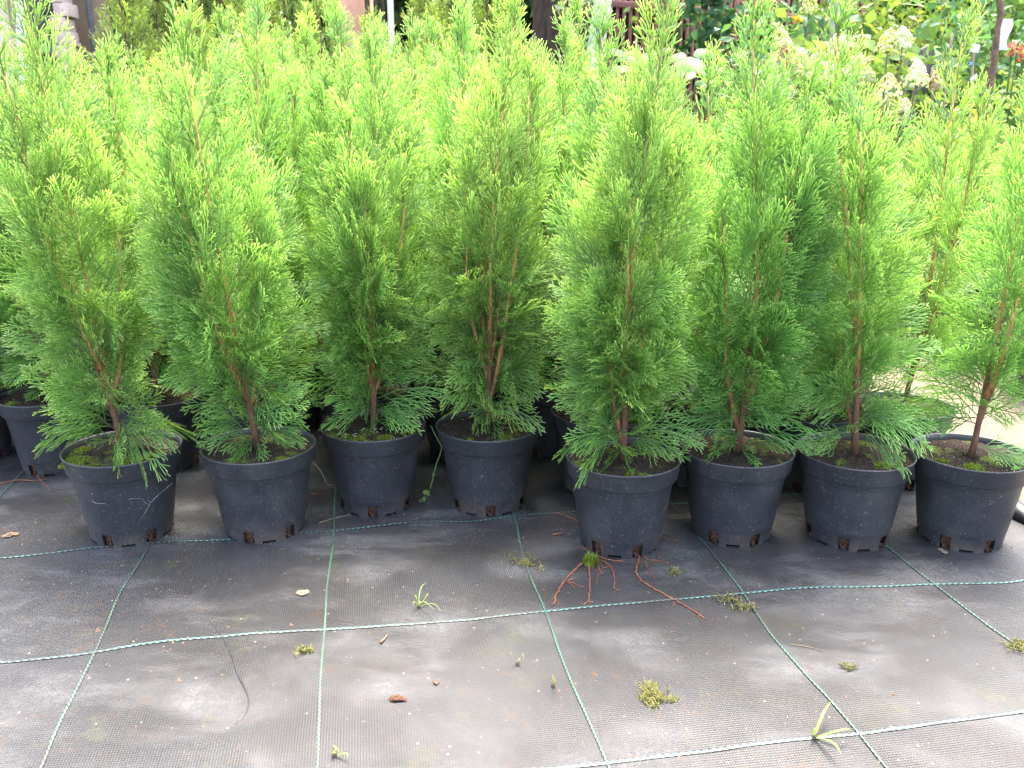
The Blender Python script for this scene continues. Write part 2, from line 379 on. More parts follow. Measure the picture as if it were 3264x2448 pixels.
M['stake'] = simple_mat('bamboo_stake', (.22, .16, .11), (.42, .34, .24), 30, .8, .3)
M['white'] = simple_mat('white_plastic', (.72, .73, .74), (.82, .82, .82), 20, .5, .4)
M['blue'] = simple_mat('blue_plastic', (.05, .22, .55), (.08, .32, .7), 20, .5, .4)
M['leaf_mid'] = leaf_mat('green_leaves', (.07, .14, .035), (.22, .32, .09))
M['leaf_yel'] = leaf_mat('yellow_green_leaves', (.10, .17, .03), (.34, .38, .08))
M['leaf_blue'] = leaf_mat('blue_green_leaves', (.05, .13, .06), (.16, .29, .13))
M['leaf_dark'] = leaf_mat('dark_leaves', (.012, .03, .01), (.05, .09, .025), .2)
M['leaf_pale'] = leaf_mat('pale_leaves', (.30, .36, .22), (.52, .56, .40), .35)
M['leaf_big'] = leaf_mat('broad_light_leaves', (.07, .16, .045), (.13, .23, .075), .4)
M['fl_white'] = leaf_mat('white_florets', (.62, .64, .42), (.86, .86, .70), .3)
M['fl_green'] = leaf_mat('greenish_florets', (.46, .52, .22), (.72, .74, .42), .3)
M['fl_pink'] = leaf_mat('faded_pink_florets', (.48, .30, .20), (.66, .52, .36), .3)
M['fl_red'] = leaf_mat('red_petals', (.50, .10, .08), (.66, .24, .2), .3)
M['fl_orange'] = leaf_mat('orange_leaf', (.62, .26, .03), (.75, .4, .08), .3)

# ------------------------------------------------------------------ the setting: ground and woven mat
def vnoise(x, y, seed=0, n=6, f0=2.0):
    rg = np.random.RandomState(seed); z = 0
    for i in range(n):
        a = rg.uniform(0, 6.28); k = f0*rg.uniform(.6, 2.6); p = rg.uniform(0, 6.28, 2)
        z = z+np.sin(k*(x*math.cos(a)+y*math.sin(a))*2+p[0]+.8*np.sin(k*(y*math.cos(a)-x*math.sin(a))+p[1]))/n
    return z
EDGE0 = (0.95, 1.55)
CD = np.array([-math.sin(GRID), math.cos(GRID)]); RD = np.array([math.cos(GRID), math.sin(GRID)])
def edge_x(y): return EDGE0[0]-math.tan(GRID)*(y-EDGE0[1])
def matz(x, y):
    x = np.asarray(x, float); y = np.asarray(y, float)
    amp = np.clip((1.62-y)/.5, .25, 1.0)
    z = .014+amp*(.0040*vnoise(x, y, 3, 6, 2.2)+.0018*vnoise(x, y, 5, 6, 7.0)+.0007*vnoise(x, y, 7, 5, 22.0))
    return z

gx = np.concatenate([np.linspace(-200, -8, 12), np.linspace(-7, 7, 80), np.linspace(8, 200, 12)])
gy = np.concatenate([np.linspace(-100, -4, 8), np.linspace(-3.5, 10, 90), np.linspace(11, 250, 14)])
X, Y = np.meshgrid(gx, gy); nx = len(gx); ny = len(gy)
Z = .010*vnoise(X, Y, 21, 6, 3.0)*np.clip((np.abs(X-1.2)+np.abs(Y-2.2))*.3, .2, 1)-.012
under = (X < EDGE0[0]-np.tan(GRID)*(Y-EDGE0[1])+.12) & (Y < 5.0) & (X > -6)
Z = np.where(under, -.03, Z)
def gridq(nx, ny):
    i = np.arange(ny-1)[:, None]; j = np.arange(nx-1)[None]
    return np.stack([i*nx+j, i*nx+j+1, (i+1)*nx+j+1, (i+1)*nx+j], -1).reshape(-1, 4)
o = link('ground', mesh_np('ground', np.stack([X, Y, Z], -1), gridq(nx, ny), smooth=True), M['ground']); kind(o, 'structure')
def groundz(x, y): return -.012

# mat: u runs along the rows, v along the columns, from the right-hand edge
us = np.concatenate([[-5, -4, -3.3], np.arange(-2.8, -2.0, .06), np.arange(-2.0, .0001, .0085)])
vs = np.concatenate([np.arange(-2.6, -.9, .1), np.arange(-.9, .75, .0085), np.arange(.75, 2.2, .03), np.arange(2.2, 3.3, .15)])
U, V = np.meshgrid(us, vs)
mx_ = EDGE0[0]+U*RD[0]+V*CD[0]; my_ = EDGE0[1]+U*RD[1]+V*CD[1]
mat_me = mesh_np('ground_cover_mat', np.stack([mx_, my_, matz(mx_, my_)], -1), gridq(len(us), len(vs)), smooth=True)
mat_o = link('ground_cover_mat', mat_me, M['mat']); kind(mat_o, 'structure', 'dark woven ground cover mat with green grid lines under the pots')
# its rolled right-hand edge
rg = np.random.RandomState(4); t = np.linspace(-2.6, 3.2, 240)
b = MB()
for k, (off, rad) in enumerate(((.012, .017), (.036, .012))):
    P = np.stack([EDGE0[0]+off*RD[0]+t*CD[0]+.004*np.sin(t*9+k), EDGE0[1]+off*RD[1]+t*CD[1], .012+rad*.55+.003*np.sin(t*14+k)], -1)
    b.tube(P, rad*(1+.18*np.sin(t*37+k)+.15*rg.uniform(-1, 1, len(t))), 9)
b.build('rolled_edge', M['blackplastic'], mat_o, True)

def ribbon(name, pts, width, mat, parent, cells, period, lift=.0012):
    pts = np.array(pts, float)
    d = np.concatenate([[0], np.cumsum(np.hypot(*np.diff(pts, axis=0).T))]); n = int(d[-1]/.008)
    s = np.linspace(0, d[-1], n); P = np.stack([np.interp(s, d, pts[:, 0]), np.interp(s, d, pts[:, 1])], -1)
    k = 9; ker = np.ones(k)/k; Pp = np.pad(P, ((k//2, k//2), (0, 0)), 'edge')
    P = np.stack([np.convolve(Pp[:, i], ker, 'valid') for i in range(2)], -1)
    P = P+np.stack([.0012*np.sin(s*23+P[:, 1]*3), .0012*np.sin(s*31)], -1)
    T = np.gradient(P, axis=0); T /= np.linalg.norm(T, axis=1, keepdims=True); Nn = np.stack([-T[:, 1], T[:, 0]], -1)
    m = 3; cr = np.linspace(-.5, .5, m); V_ = []; al = []; ac = []
    for c in cr:
        q = P+Nn*c*width; V_.append(np.stack([q[:, 0], q[:, 1], matz(q[:, 0], q[:, 1])+lift+(.0008 if c == 0 else 0)], -1)); al.append(s/period); ac.append(np.full(n, (c+.5)*cells*.999))
    V_ = np.stack(V_, 1).reshape(-1, 3); al = np.stack(al, 1).ravel(); ac = np.stack(ac, 1).ravel()
    me = mesh_np(name, V_, gridq(m, n), smooth=True, attrs={'along': al, 'across': ac})
    return link(name, me, mat, parent)
def gxy(i, j):      # grid node: row i, column j, in metres
    ox, oy = 0.0510, 1.2351; a = (j-3)*.33; c = -(i-1)*.3467
    return (ox+a*RD[0]+c*CD[0]*1, oy+a*RD[1]+c*CD[1])
def px(L): return [tuple(at(x, y, .014)[:2]) for x, y in L]
rowA = [gxy(0, -2)]+px([(0, 1780), (150, 1766), (300, 1745), (477, 1730), (700, 1724), (850, 1709), (1063, 1694), (1250, 1672), (1400, 1662), (1500, 1664), (1638, 1645), (1800, 1632), (2140, 1608)])+[gxy(0, 5.2), gxy(0, 5.7)]
rowB = [gxy(1, -2)]+px([(0, 2114), (140, 2098), (300, 2081), (500, 2052), (700, 2034), (800, 2025), (900, 2022), (1031, 2014), (1300, 1992), (1500, 1975), (1640, 1956), (1737, 1950), (1950, 1926), (2200, 1908), (2366, 1890), (2600, 1873), (2980, 1865), (3264, 1855)])+[gxy(1, 6.0)]
rowC = [gxy(2, -2), gxy(2, 1), gxy(2, 2.2)]+px([(1933, 2439), (2150, 2408), (2400, 2374), (2560, 2358), (2736, 2336), (3000, 2300), (3264, 2266)])+[gxy(2, 6.2)]
for R_ in (rowA, rowB, rowC): ribbon('row_line', R_, .0050, M['rowline'], mat_o, 2, .0095)
for k in (-1, 3, 4): ribbon('row_line', [gxy(-k if k > 0 else 3, -3), gxy(-k if k > 0 else 3, 4.6)], .0085, M['rowline'], mat_o, 2, .0095) if k != 3 else None
col1 = [gxy(-5, 1), gxy(-1, 1)]+px([(477, 1730), (440, 1800), (390, 1880), (345, 1980), (300, 2081), (240, 2210), (180, 2330), (133, 2448)])+[gxy(3, 1)]
col2 = [gxy(-5, 2), gxy(-1, 2)]+px([(1063, 1694), (1056, 1790), (1042, 1900), (1031, 2014), (1023, 2200), (1014, 2380), (1009, 2448)])+[gxy(3, 2)]
col3 = [gxy(-5, 3), gxy(-1, 3)]+px([(1638, 1645), (1655, 1720), (1687, 1830), (1737, 1950), (1790, 2090), (1850, 2240), (1900, 2360), (1933, 2439)])+[gxy(3, 3.05)]
col4 = [gxy(-5, 4), gxy(-1, 4)]+px([(2140, 1608), (2200, 1680), (2270, 1760), (2366, 1890), (2450, 2010), (2560, 2140), (2650, 2235), (2736, 2336), (2820, 2440)])+[gxy(3, 4)]
col5 = [gxy(-3, 5)]+px([(2560, 1600), (2820, 1738), (2980, 1865), (3080, 1945), (3170, 2010), (3264, 2075)])+[gxy(2.2, 5.15)]
for C_ in (col1, col2, col3, col4, col5, [gxy(-5, 0), gxy(3, 0)], [gxy(-5, -1), gxy(3, -1)]): ribbon('column_line', C_, .0031, M['colline'], mat_o, 2, .0085, .0018)

# a sharp crease in the fabric, its shadow line put in as black colour
_cp = px([(915*.7233, 1600+520*.7233), (985*.7233, 1600+605*.7233), (1025*.7233, 1600+690*.7233), (1050*.7233, 1600+770*.7233), (1090*.7233, 1600+850*.7233), (1100*.7233, 1600+890*.7233), (1078*.7233, 1600+950*.7233), (1040*.7233, 1600+980*.7233)])
_cp = np.array([[a, c, float(matz(a, c))+.0002] for a, c in _cp]); _d = np.concatenate([[0], np.cumsum(np.linalg.norm(np.diff(_cp, axis=0), axis=1))]); _s = np.linspace(0, _d[-1], 60)
_cp = np.stack([np.interp(_s, _d, _cp[:, i]) for i in range(3)], -1); b = MB(); b.tube(_cp, .0016*np.sin(np.linspace(.15, 3.0, 60)), 6); b.build('fold_shadow_line', M['blackplastic'], mat_o, True)

# ------------------------------------------------------------------ thuja generator
def spray_template(L, rg, tw=1.0, dens=1.0):
    P4 = []; t4 = []; w4 = []; P3 = []; t3 = []; w3 = []
    sway = rg.uniform(-.12, .12)
    def ax(t): return np.array([L*t, L*sway*t*t, 0.])
    P4.append([ax(t) for t in (0, .35, .7, 1)]); t4.append([0, .25, .55, 1]); w4.append(.0011*tw)
    sp = .0078*(L/.09)**.35/dens; x = max(.010, .13*L); side = 1 if rg.rand() < .5 else -1
    while x < L*.985:
        t = x/L; side = -side
        l2 = L*.50*(1-t)**.85*min(1, .45+2.2*t)*rg.uniform(.75, 1.2)+.007
        a = math.radians(rg.uniform(38, 54)-10*t)*side; bend = -side*math.radians(rg.uniform(14, 34))
        tilt = rg.uniform(-.22, .22); p = ax(t); pts = [p]
        for s in range(3):
            aa = a+bend*(s+.3)/3; p = p+np.array([math.cos(aa), math.sin(aa), tilt-.05*s])*l2/3; pts.append(p)
        P4.append(pts); t4.append([.12+.3*t, .3+.25*t, .6+.15*t, 1]); w4.append(.00094*tw)
        if l2 > .017:
            y = .26*l2; sd = side
            while y < l2*.93:
                u = y/l2; sd = -sd; l3 = min(.62*l2*(1-u)**.8, .030)*rg.uniform(.7, 1.2)+.005
                k = min(2, int(u*3)); fr = u*3-k; b0 = np.array(pts[k])*(1-fr)+np.array(pts[k+1])*fr
                d0 = np.array(pts[k+1])-np.array(pts[k]); ang = math.atan2(d0[1], d0[0])
                a3 = ang+sd*math.radians(rg.uniform(30, 44)); bd = -sd*math.radians(rg.uniform(10, 30)); tl = tilt+rg.uniform(-.2, .2)
                q1 = b0+np.array([math.cos(a3), math.sin(a3), tl])*l3*.5
                q2 = q1+np.array([math.cos(a3+bd), math.sin(a3+bd), tl])*l3*.5
                P3.append([b0, q1, q2]); t3.append([.35+.2*u, .65, 1.0]); w3.append(.00085*tw)
                y += .0064/dens*rg.uniform(.8, 1.2)
        x += sp*rg.uniform(.8, 1.2)
    if not P3: P3 = [[ax(.5), ax(.6), ax(.7)]]; t3 = [[.5, .5, .5]]; w3 = [.001]
    return [np.array(a) for a in (P4, t4, w4, P3, t3, w3)]
LCLS = [.035, .05, .07, .09, .115, .15]
_rg = np.random.RandomState(11)
TPL = {L: [spray_template(L, _rg) for _ in range(5)] for L in LCLS}
TPLO = {L: [spray_template(L, _rg, 1.3, .72) for _ in range(5)] for L in LCLS}
TPLG = {L: [spray_template(L, _rg, 1.9, .62) for _ in range(4)] for L in (.09, .14, .2)}

def ribbons(P, Nn, w, tip, extra):
    n, K = P.shape[:2]
    T = np.gradient(P, axis=1); T /= np.linalg.norm(T, axis=2, keepdims=True)+1e-12
    Bv = np.cross(T, Nn[:, None, :]); Bv /= np.linalg.norm(Bv, axis=2, keepdims=True)+1e-9
    U_ = np.cross(Bv, T)
    pr = np.array([.75, 1.0, .95, .42]) if K == 4 else np.array([.8, 1.0, .42])
    ww = (w[:, None]*pr[None])[..., None]
    V_ = np.stack([P+Bv*ww, P+U_*ww*.55, P-Bv*ww], 2)           # n,K,3,3
    base = np.arange(n)[:, None, None]*K*3; k = np.arange(K-1)[None, :, None]*3; c = np.arange(2)[None, None, :]
    i = base+k+c; Q = np.stack([i, i+1, i+4, i+3], -1).reshape(-1, 4)
    at_ = {'tip': np.repeat(tip[:, :, None], 3, 2).ravel()}
    for kk, v in extra.items(): at_[kk] = np.broadcast_to(v[:, None, None], (n, K, 3)).ravel()
    return V_.reshape(-1, 3), Q, at_

def sprays_mesh(name, specs, rg, tpl, hmax, z0):
    """specs: (base, axis dir, roll, length, curvature) for each spray"""
    A4 = []; A3 = []; keys = np.array(sorted(tpl))
    for sp_ in specs:
        base, d, roll, L, curv = sp_[:5]; tset = TPLO if len(sp_) > 5 and sp_[5] else tpl
        Lc = keys[np.argmin(np.abs(keys-L))]; T_ = tset[Lc][rg.randint(len(tset[Lc]))]; s = L/Lc
        d = d/np.linalg.norm(d); up = np.array([0, 0, 1.])
        tng = np.cross(up, d); ln = np.linalg.norm(tng); tng = tng/ln if ln > .05 else np.array([1., 0, 0])
        vert = np.cross(d, tng)
        lat = vert*math.cos(roll)+tng*math.sin(roll); nrm = np.cross(d, lat); flip = 1 if rg.rand() < .5 else -1
        def tf(P):
            x = P[..., 0:1]*s; y = P[..., 1:2]*s*flip; z = P[..., 2:3]*s
            return base+d*x+lat*y+nrm*z+up*(curv*x*x/L+ (0.0))
        rnd = rg.rand(); hg = np.clip((base[2]-z0)/hmax, 0, 1)
        for A, P, tt, w in ((A4, T_[0], T_[1], T_[2]), (A3, T_[3], T_[4], T_[5])):
            n = len(P); nn = nrm+rg.normal(0, .28, (n, 3)); nn /= np.linalg.norm(nn, axis=1, keepdims=True)
            Pw = tf(P)
            if z0 > .05:                     # foliage rests on the soil and on the rim, never inside the pot
                rr = np.hypot(Pw[..., 0], Pw[..., 1]); fl = np.where(rr < .088, .1565, np.where(rr < .104, .1655, -1.0))
                inner = (Pw[..., 2] < .162) & (rr < .1045) & (rr > .088)
                fl = np.where(rr >= .104, .1655-(rr-.104)*1.5, fl); fl = np.where(rr > .16, -1.0, fl)
                Pw[..., 2] = np.maximum(Pw[..., 2], fl)
            hv = np.clip((Pw[:, -1, 2]-z0)/hmax, 0, 1)
            A.append((Pw, nn, w*min(1.15, max(.85, s)), tt, hv, np.full(n, rnd)))
    VV = []; QQ = []; AA = {'tip': [], 'hgt': [], 'rnd': []}; off = 0
    for A in (A4, A3):
        P, nn, w, tt, hv, rd = [np.concatenate([a[i] for a in A]) for i in range(6)]
        v, q, at_ = ribbons(P, nn, w, tt, {'hgt': hv, 'rnd': rd})
        VV.append(v); QQ.append(q+off); off += len(v)
        for k in AA: AA[k].append(at_[k])
    return mesh_np(name, np.vstack(VV), np.vstack(QQ), attrs={k: np.concatenate(v) for k, v in AA.items()})

PROF = ([0, .08, .22, .45, .70, .90, 1.0], [.50, .88, 1.10, .96, .66, .38, .22])
POT_SOIL = .1515
def make_thuja(seed, Ht, R, nlead, lean=(0, 0), extra=(), bare=.035, dens=1.0, taper=.85):
    """returns (foliage mesh, list of stem meshes); base of the trunk at z = POT_SOIL"""
    rg = np.random.RandomState(seed); z0 = POT_SOIL-.008; stems = []; specs = []
    def add_stem(P, r0, r1, nm):
        m = MB(); m.tube(P, np.linspace(r0, r1, len(P))*(1+.12*np.sin(np.arange(len(P))*2.3+seed)), 7)
        me = m.mesh(nm, True); a = me.attributes.new('hgt', 'FLOAT', 'POINT')
        co = np.empty(len(me.vertices)*3, np.float32); me.vertices.foreach_get('co', co); z = co.reshape(-1, 3)[:, 2]
        a.data.foreach_set('value', np.clip((z-z0)/Ht + (.0 if nm == 'trunk' else .14), 0, 1).astype(np.float32)); stems.append((nm, me))
    n = 16; t = np.linspace(0, 1, n)
    kx, ky = rg.uniform(-.012, .012, 2); ph = rg.uniform(0, 6.28)
    main = np.stack([lean[0]*t+kx*np.sin(t*5+ph)-kx*math.sin(ph), lean[1]*t+ky*np.sin(t*4+ph)-ky*math.sin(ph), z0+Ht*t], -1)
    add_stem(main, rg.uniform(.0056, .0070), .0016, 'trunk'); leaders = [(main, 1.0, 0.0)]
    a0 = rg.uniform(0, 6.28)
    for k in range(nlead):
        s0 = rg.uniform(.03, .22); az = a0+k*2.4+rg.uniform(-.4, .4); hh = rg.uniform(.55, .88); off = rg.uniform(.036, .072)
        b0 = np.array([np.interp(s0, t, main[:, i]) for i in range(3)])
        tt = np.linspace(0, 1, 12); o_ = off*(1-np.exp(-2.6*tt))*1.08
        L_ = np.stack([b0[0]+np.cos(az)*o_+lean[0]*(hh-s0)*tt, b0[1]+np.sin(az)*o_+lean[1]*(hh-s0)*tt, b0[2]+(hh-s0)*Ht*tt], -1)
        L_ += .004*np.stack([np.sin(tt*9+k), np.cos(tt*8+k), 0*tt], -1)*tt[:, None]
        add_stem(L_, rg.uniform(.0034, .0048), .0019, 'stem'); leaders.append((L_, .74, az))
    g = rg.uniform(0, 6.28)
    for li, (Lp, fr, az0) in enumerate(leaders):
        zz = Lp[0, 2]+ (bare if li == 0 else .03); zt = Lp[-1, 2]
        while zz < zt-.004:
            v = (zz-z0)/Ht; f = (zz-Lp[0, 2])/(zt-Lp[0, 2])
            g += 2.399+rg.uniform(-.5, .5); az = g if li == 0 else az0+rg.normal(0, 1.25)
            reach = R*.98*np.interp(v, *PROF)*rg.choice([rg.uniform(.6, 1.0), rg.uniform(.9, 1.4)])*fr*np.interp(v, [.35, 1], [1, taper])
            if li > 0 and f > .8: reach *= .8
            el = math.radians(np.interp(v, [0, .12, .3, .6, 1], [20, 28, 40, 58, 72])+rg.normal(0, 9 if v > .2 else 20))
            L = min(.165, max(.034, reach/max(.48, math.cos(el))))
            b_ = np.array([np.interp(zz, Lp[:, 2], Lp[:, i]) for i in range(3)])
            d = np.array([math.cos(az)*math.cos(el), math.sin(az)*math.cos(el), math.sin(el)])
            curv = rg.uniform(-.30, .02) if v < .38 else rg.uniform(-.10, .22)
            if v < .1: curv = rg.uniform(-.35, -.05)
            specs.append((b_, d, rg.normal(0, .85), L, curv, rg.rand() < (v-.42)*2.6))
            zz += (.0064 if li == 0 else .0086)*rg.uniform(.7, 1.3)/dens*np.interp(v, [.3, .4, .6, .8, 1], [.78, 1, 1.3, 1.8, 2.2])
        for k in range(4 if li == 0 else 2):           # open shoots at the very tip
            az = rg.uniform(0, 6.28); el = math.radians(rg.uniform(66, 88)); q = Lp[-1]-np.array([0, 0, rg.uniform(0, .03)])
            specs.append((q, np.array([math.cos(az)*math.cos(el), math.sin(az)*math.cos(el), math.sin(el)]), rg.uniform(0, 3.1), rg.uniform(.05, .10), .05, True))
    for (az, z, el, L, curv, roll) in extra:
        curv *= .72; L *= .88           # single low branches that the photograph shows
        az = math.radians(az); el = math.radians(el)
        specs.append((np.array([np.interp(z0+z, main[:, 2], main[:, 0]), np.interp(z0+z, main[:, 2], main[:, 1]), z0+z]),
                      np.array([math.cos(az)*math.cos(el), math.sin(az)*math.cos(el), math.sin(el)]), roll, L, curv))
    return sprays_mesh('foliage', specs, rg, TPL, Ht, z0), stems

# ------------------------------------------------------------------ pot, soil, moss
def pot_mesh():
    n = 96; prof = [(.0700, 0), (.0706, .006), (.0728, .025), (.0742, .0300), (.0744, .0306), (.0752, .036), (.0882, .1285), (.0888, .1300), (.0944, .1306), (.0954, .1325), (.0984, .157), (.1000, .1605), (.1003, .1625), (.0992, .1636), (.0965, .1622), (.0950, .155), (.0925, .132), (.0880, .120)]
    a = np.arange(n)*2*math.pi/n
    wob = 1+.004*np.sin(2*a+.7)
    V_ = np.array([[r*wob[j]*math.cos(a[j]), r*wob[j]*math.sin(a[j]), z] for r, z in prof for j in range(n)]); Q = []
    for i in range(len(prof)-1):
        for j in range(n):
            hole = (j % 16) in (0, 1, 2, 15); slot = (j % 16) in (6, 7, 8, 9, 10)
            if i < 2 and hole: continue
            if i < 1 and slot: continue
            Q.append([i*n+j, i*n+(j+1) % n, (i+1)*n+(j+1) % n, (i+1)*n+j])
    # thickness of the wall at the openings: an inner skin behind the foot
    m = MB(); m.add(V_, Q)
    ip = [(.0672, .001), (.0682, .012), (.0716, .036)]
    Vi = np.array([[r*math.cos(t_), r*math.sin(t_), z] for r, z in ip for t_ in a]); Qi = []
    for i in range(2):
        for j in range(n):
            hole = (j % 16) in (0, 1, 2, 15); slot = (j % 16) in (6, 7, 8, 9, 10)
            if hole or (i == 0 and slot): continue
            Qi.append([i*n+(j+1) % n, i*n+j, (i+1)*n+j, (i+1)*n+(j+1) % n])
    m.add(Vi, Qi)
    return m.mesh('pot', True)
def disc_mesh(name, R, z, amp, seed, nr=26, na=72, dome=0.0):
    rg = np.random.RandomState(seed); r = np.linspace(0, 1, nr)[1:]; a = np.arange(na)*2*math.pi/na
    V_ = [[0, 0, z+dome]]; 
    for i in r:
        for t_ in a:
            x, y = R*i*math.cos(t_), R*i*math.sin(t_)
            V_.append([x, y, z+dome*(1-i*i)+amp*(vnoise(x, y, seed, 5, 18.)+.7*rg.uniform(-1, 1))*(1 if i < .97 else .2)])
    Q = [[1+k*na+j, 1+k*na+(j+1) % na, 1+(k+1)*na+(j+1) % na, 1+(k+1)*na+j] for k in range(nr-2) for j in range(na)]
    T_ = [[0, 1+j, 1+(j+1) % na] for j in range(na)]
    return mesh_np(name, V_, Q, T_, smooth=True)
def rootball_mesh():
    m = MB(); rg = np.random.RandomState(2); n = 64; a = np.arange(n)*2*math.pi/n; V_ = []
    for z, r in ((.002, .060), (.003, .0635), (.012, .0645), (.022, .0655), (.031, .066)):
        for t_ in a: q = r+rg.uniform(-.0025, .0022); V_.append([q*math.cos(t_), q*math.sin(t_), z])
    Q = [[i*n+j, i*n+(j+1) % n, (i+1)*n+(j+1) % n, (i+1)*n+j] for i in range(4) for j in range(n)]
    m.add(V_, Q)
    for h in range(6):                      # root ends in the openings
        for k in range(4):
            t_ = 2*math.pi*h/6+.05+rg.uniform(-.07, .09); z = rg.uniform(.004, .022)
            P = [[.063*math.cos(t_), .063*math.sin(t_), z], [.069*math.cos(t_), .069*math.sin(t_), z+rg.uniform(-.003, .003)], [.0705*math.cos(t_+.05), .0705*math.sin(t_+.05), max(.002, z-.008)]]
            m.tube(P, [.0012, .001, .0006], 5)
    return m.mesh('root_ball')
def tuft_mesh(name, patches, seed, zfun, n_per=900, hgt=.007, wid=.0011):
    """moss: short blades in round patches (x, y, radius)"""
    rg = np.random.RandomState(seed); V_ = []; rn = []
    for (cx, cy, cr) in patches:
        n = int(n_per*(cr/.03)**2)
        a = rg.uniform(0, 6.28, n); r = cr*np.sqrt(rg.uniform(0, 1, n))*(1+.25*np.sin(3*a+cx*90)); x = cx+r*np.cos(a); y = cy+r*np.sin(a)
        keep = vnoise(x, y, seed+5, 5, 25.) > -.28
        x, y, r = x[keep], y[keep], r[keep]; n = len(x)
        h = hgt*rg.uniform(.4, 1.1, n)*np.clip(1.25-r/cr, .25, 1); az = rg.uniform(0, 6.28, n); ln = rg.uniform(.2, .9, n)*h
        z = zfun(x, y); c = np.stack([x, y, z], -1); s = np.stack([-np.sin(az), np.cos(az), 0*az], -1)*wid*rg.uniform(.7, 1.5, (n, 1))
        tip_ = c+np.stack([np.cos(az)*ln, np.sin(az)*ln, h], -1)
        V_.append(np.stack([c-s, c+s, tip_], 1)); rn.append(np.repeat(rg.uniform(0, 1, n), 3))
    V_ = np.concatenate(V_).reshape(-1, 3)
    return mesh_np(name, V_, None, np.arange(len(V_)).reshape(-1, 3), attrs={'rnd': np.concatenate(rn)})

POT = pot_mesh(); POT.materials.append(M['pot'])
SOIL = [disc_mesh('soil', .0945, POT_SOIL, .0030, s, dome=.002) for s in (1, 2, 3)]
for s_ in SOIL: s_.materials.append(M['soil'])
RB = rootball_mesh(); RB.materials.append(M['rootball'])
MOSS0 = tuft_mesh('moss', [(-.05, -.05, .016), (.03, -.065, .012), (.06, .02, .015)], 3, lambda x, y: 0*x+POT_SOIL)
MOSS0.materials.append(M['moss'])

def potted(kindd, loc, rz, potrz, label, group=None, scale=1.0, moss=None, soil=0, tilt=(0, 0), fs=1.0):
    fol, stems = kindd
    t_ = thing('potted_thuja', label, 'potted thuja', loc, 0, group); t_.rotation_euler = (tilt[0], tilt[1], 0); t_.scale = (scale,)*3
    p = link('pot', POT, None, t_); p.rotation_euler = (0, 0, potrz)
    q = link('root_ball', RB, None, p)
    so = link('soil', SOIL[soil % 3], None, t_); so.rotation_euler = (0, 0, potrz*1.7)
    mo = link('moss', moss if moss is not None else MOSS0, M['moss'], t_); mo['kind'] = 'stuff'
    if moss is None: mo.rotation_euler = (0, 0, potrz*2.3)
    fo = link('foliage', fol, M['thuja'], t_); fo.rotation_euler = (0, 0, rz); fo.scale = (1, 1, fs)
    for nm, me in stems:
        s = link(nm, me, M['stem'], t_); s.rotation_euler = (0, 0, rz); s.scale = (1, 1, fs)
    if fs != 1.0:
        dz = POT_SOIL*(1-fs)
        for ch in t_.children:
            if ch.name.split('.')[0] in ('foliage', 'trunk', 'stem'): ch.location = (0, 0, dz)
    return t_

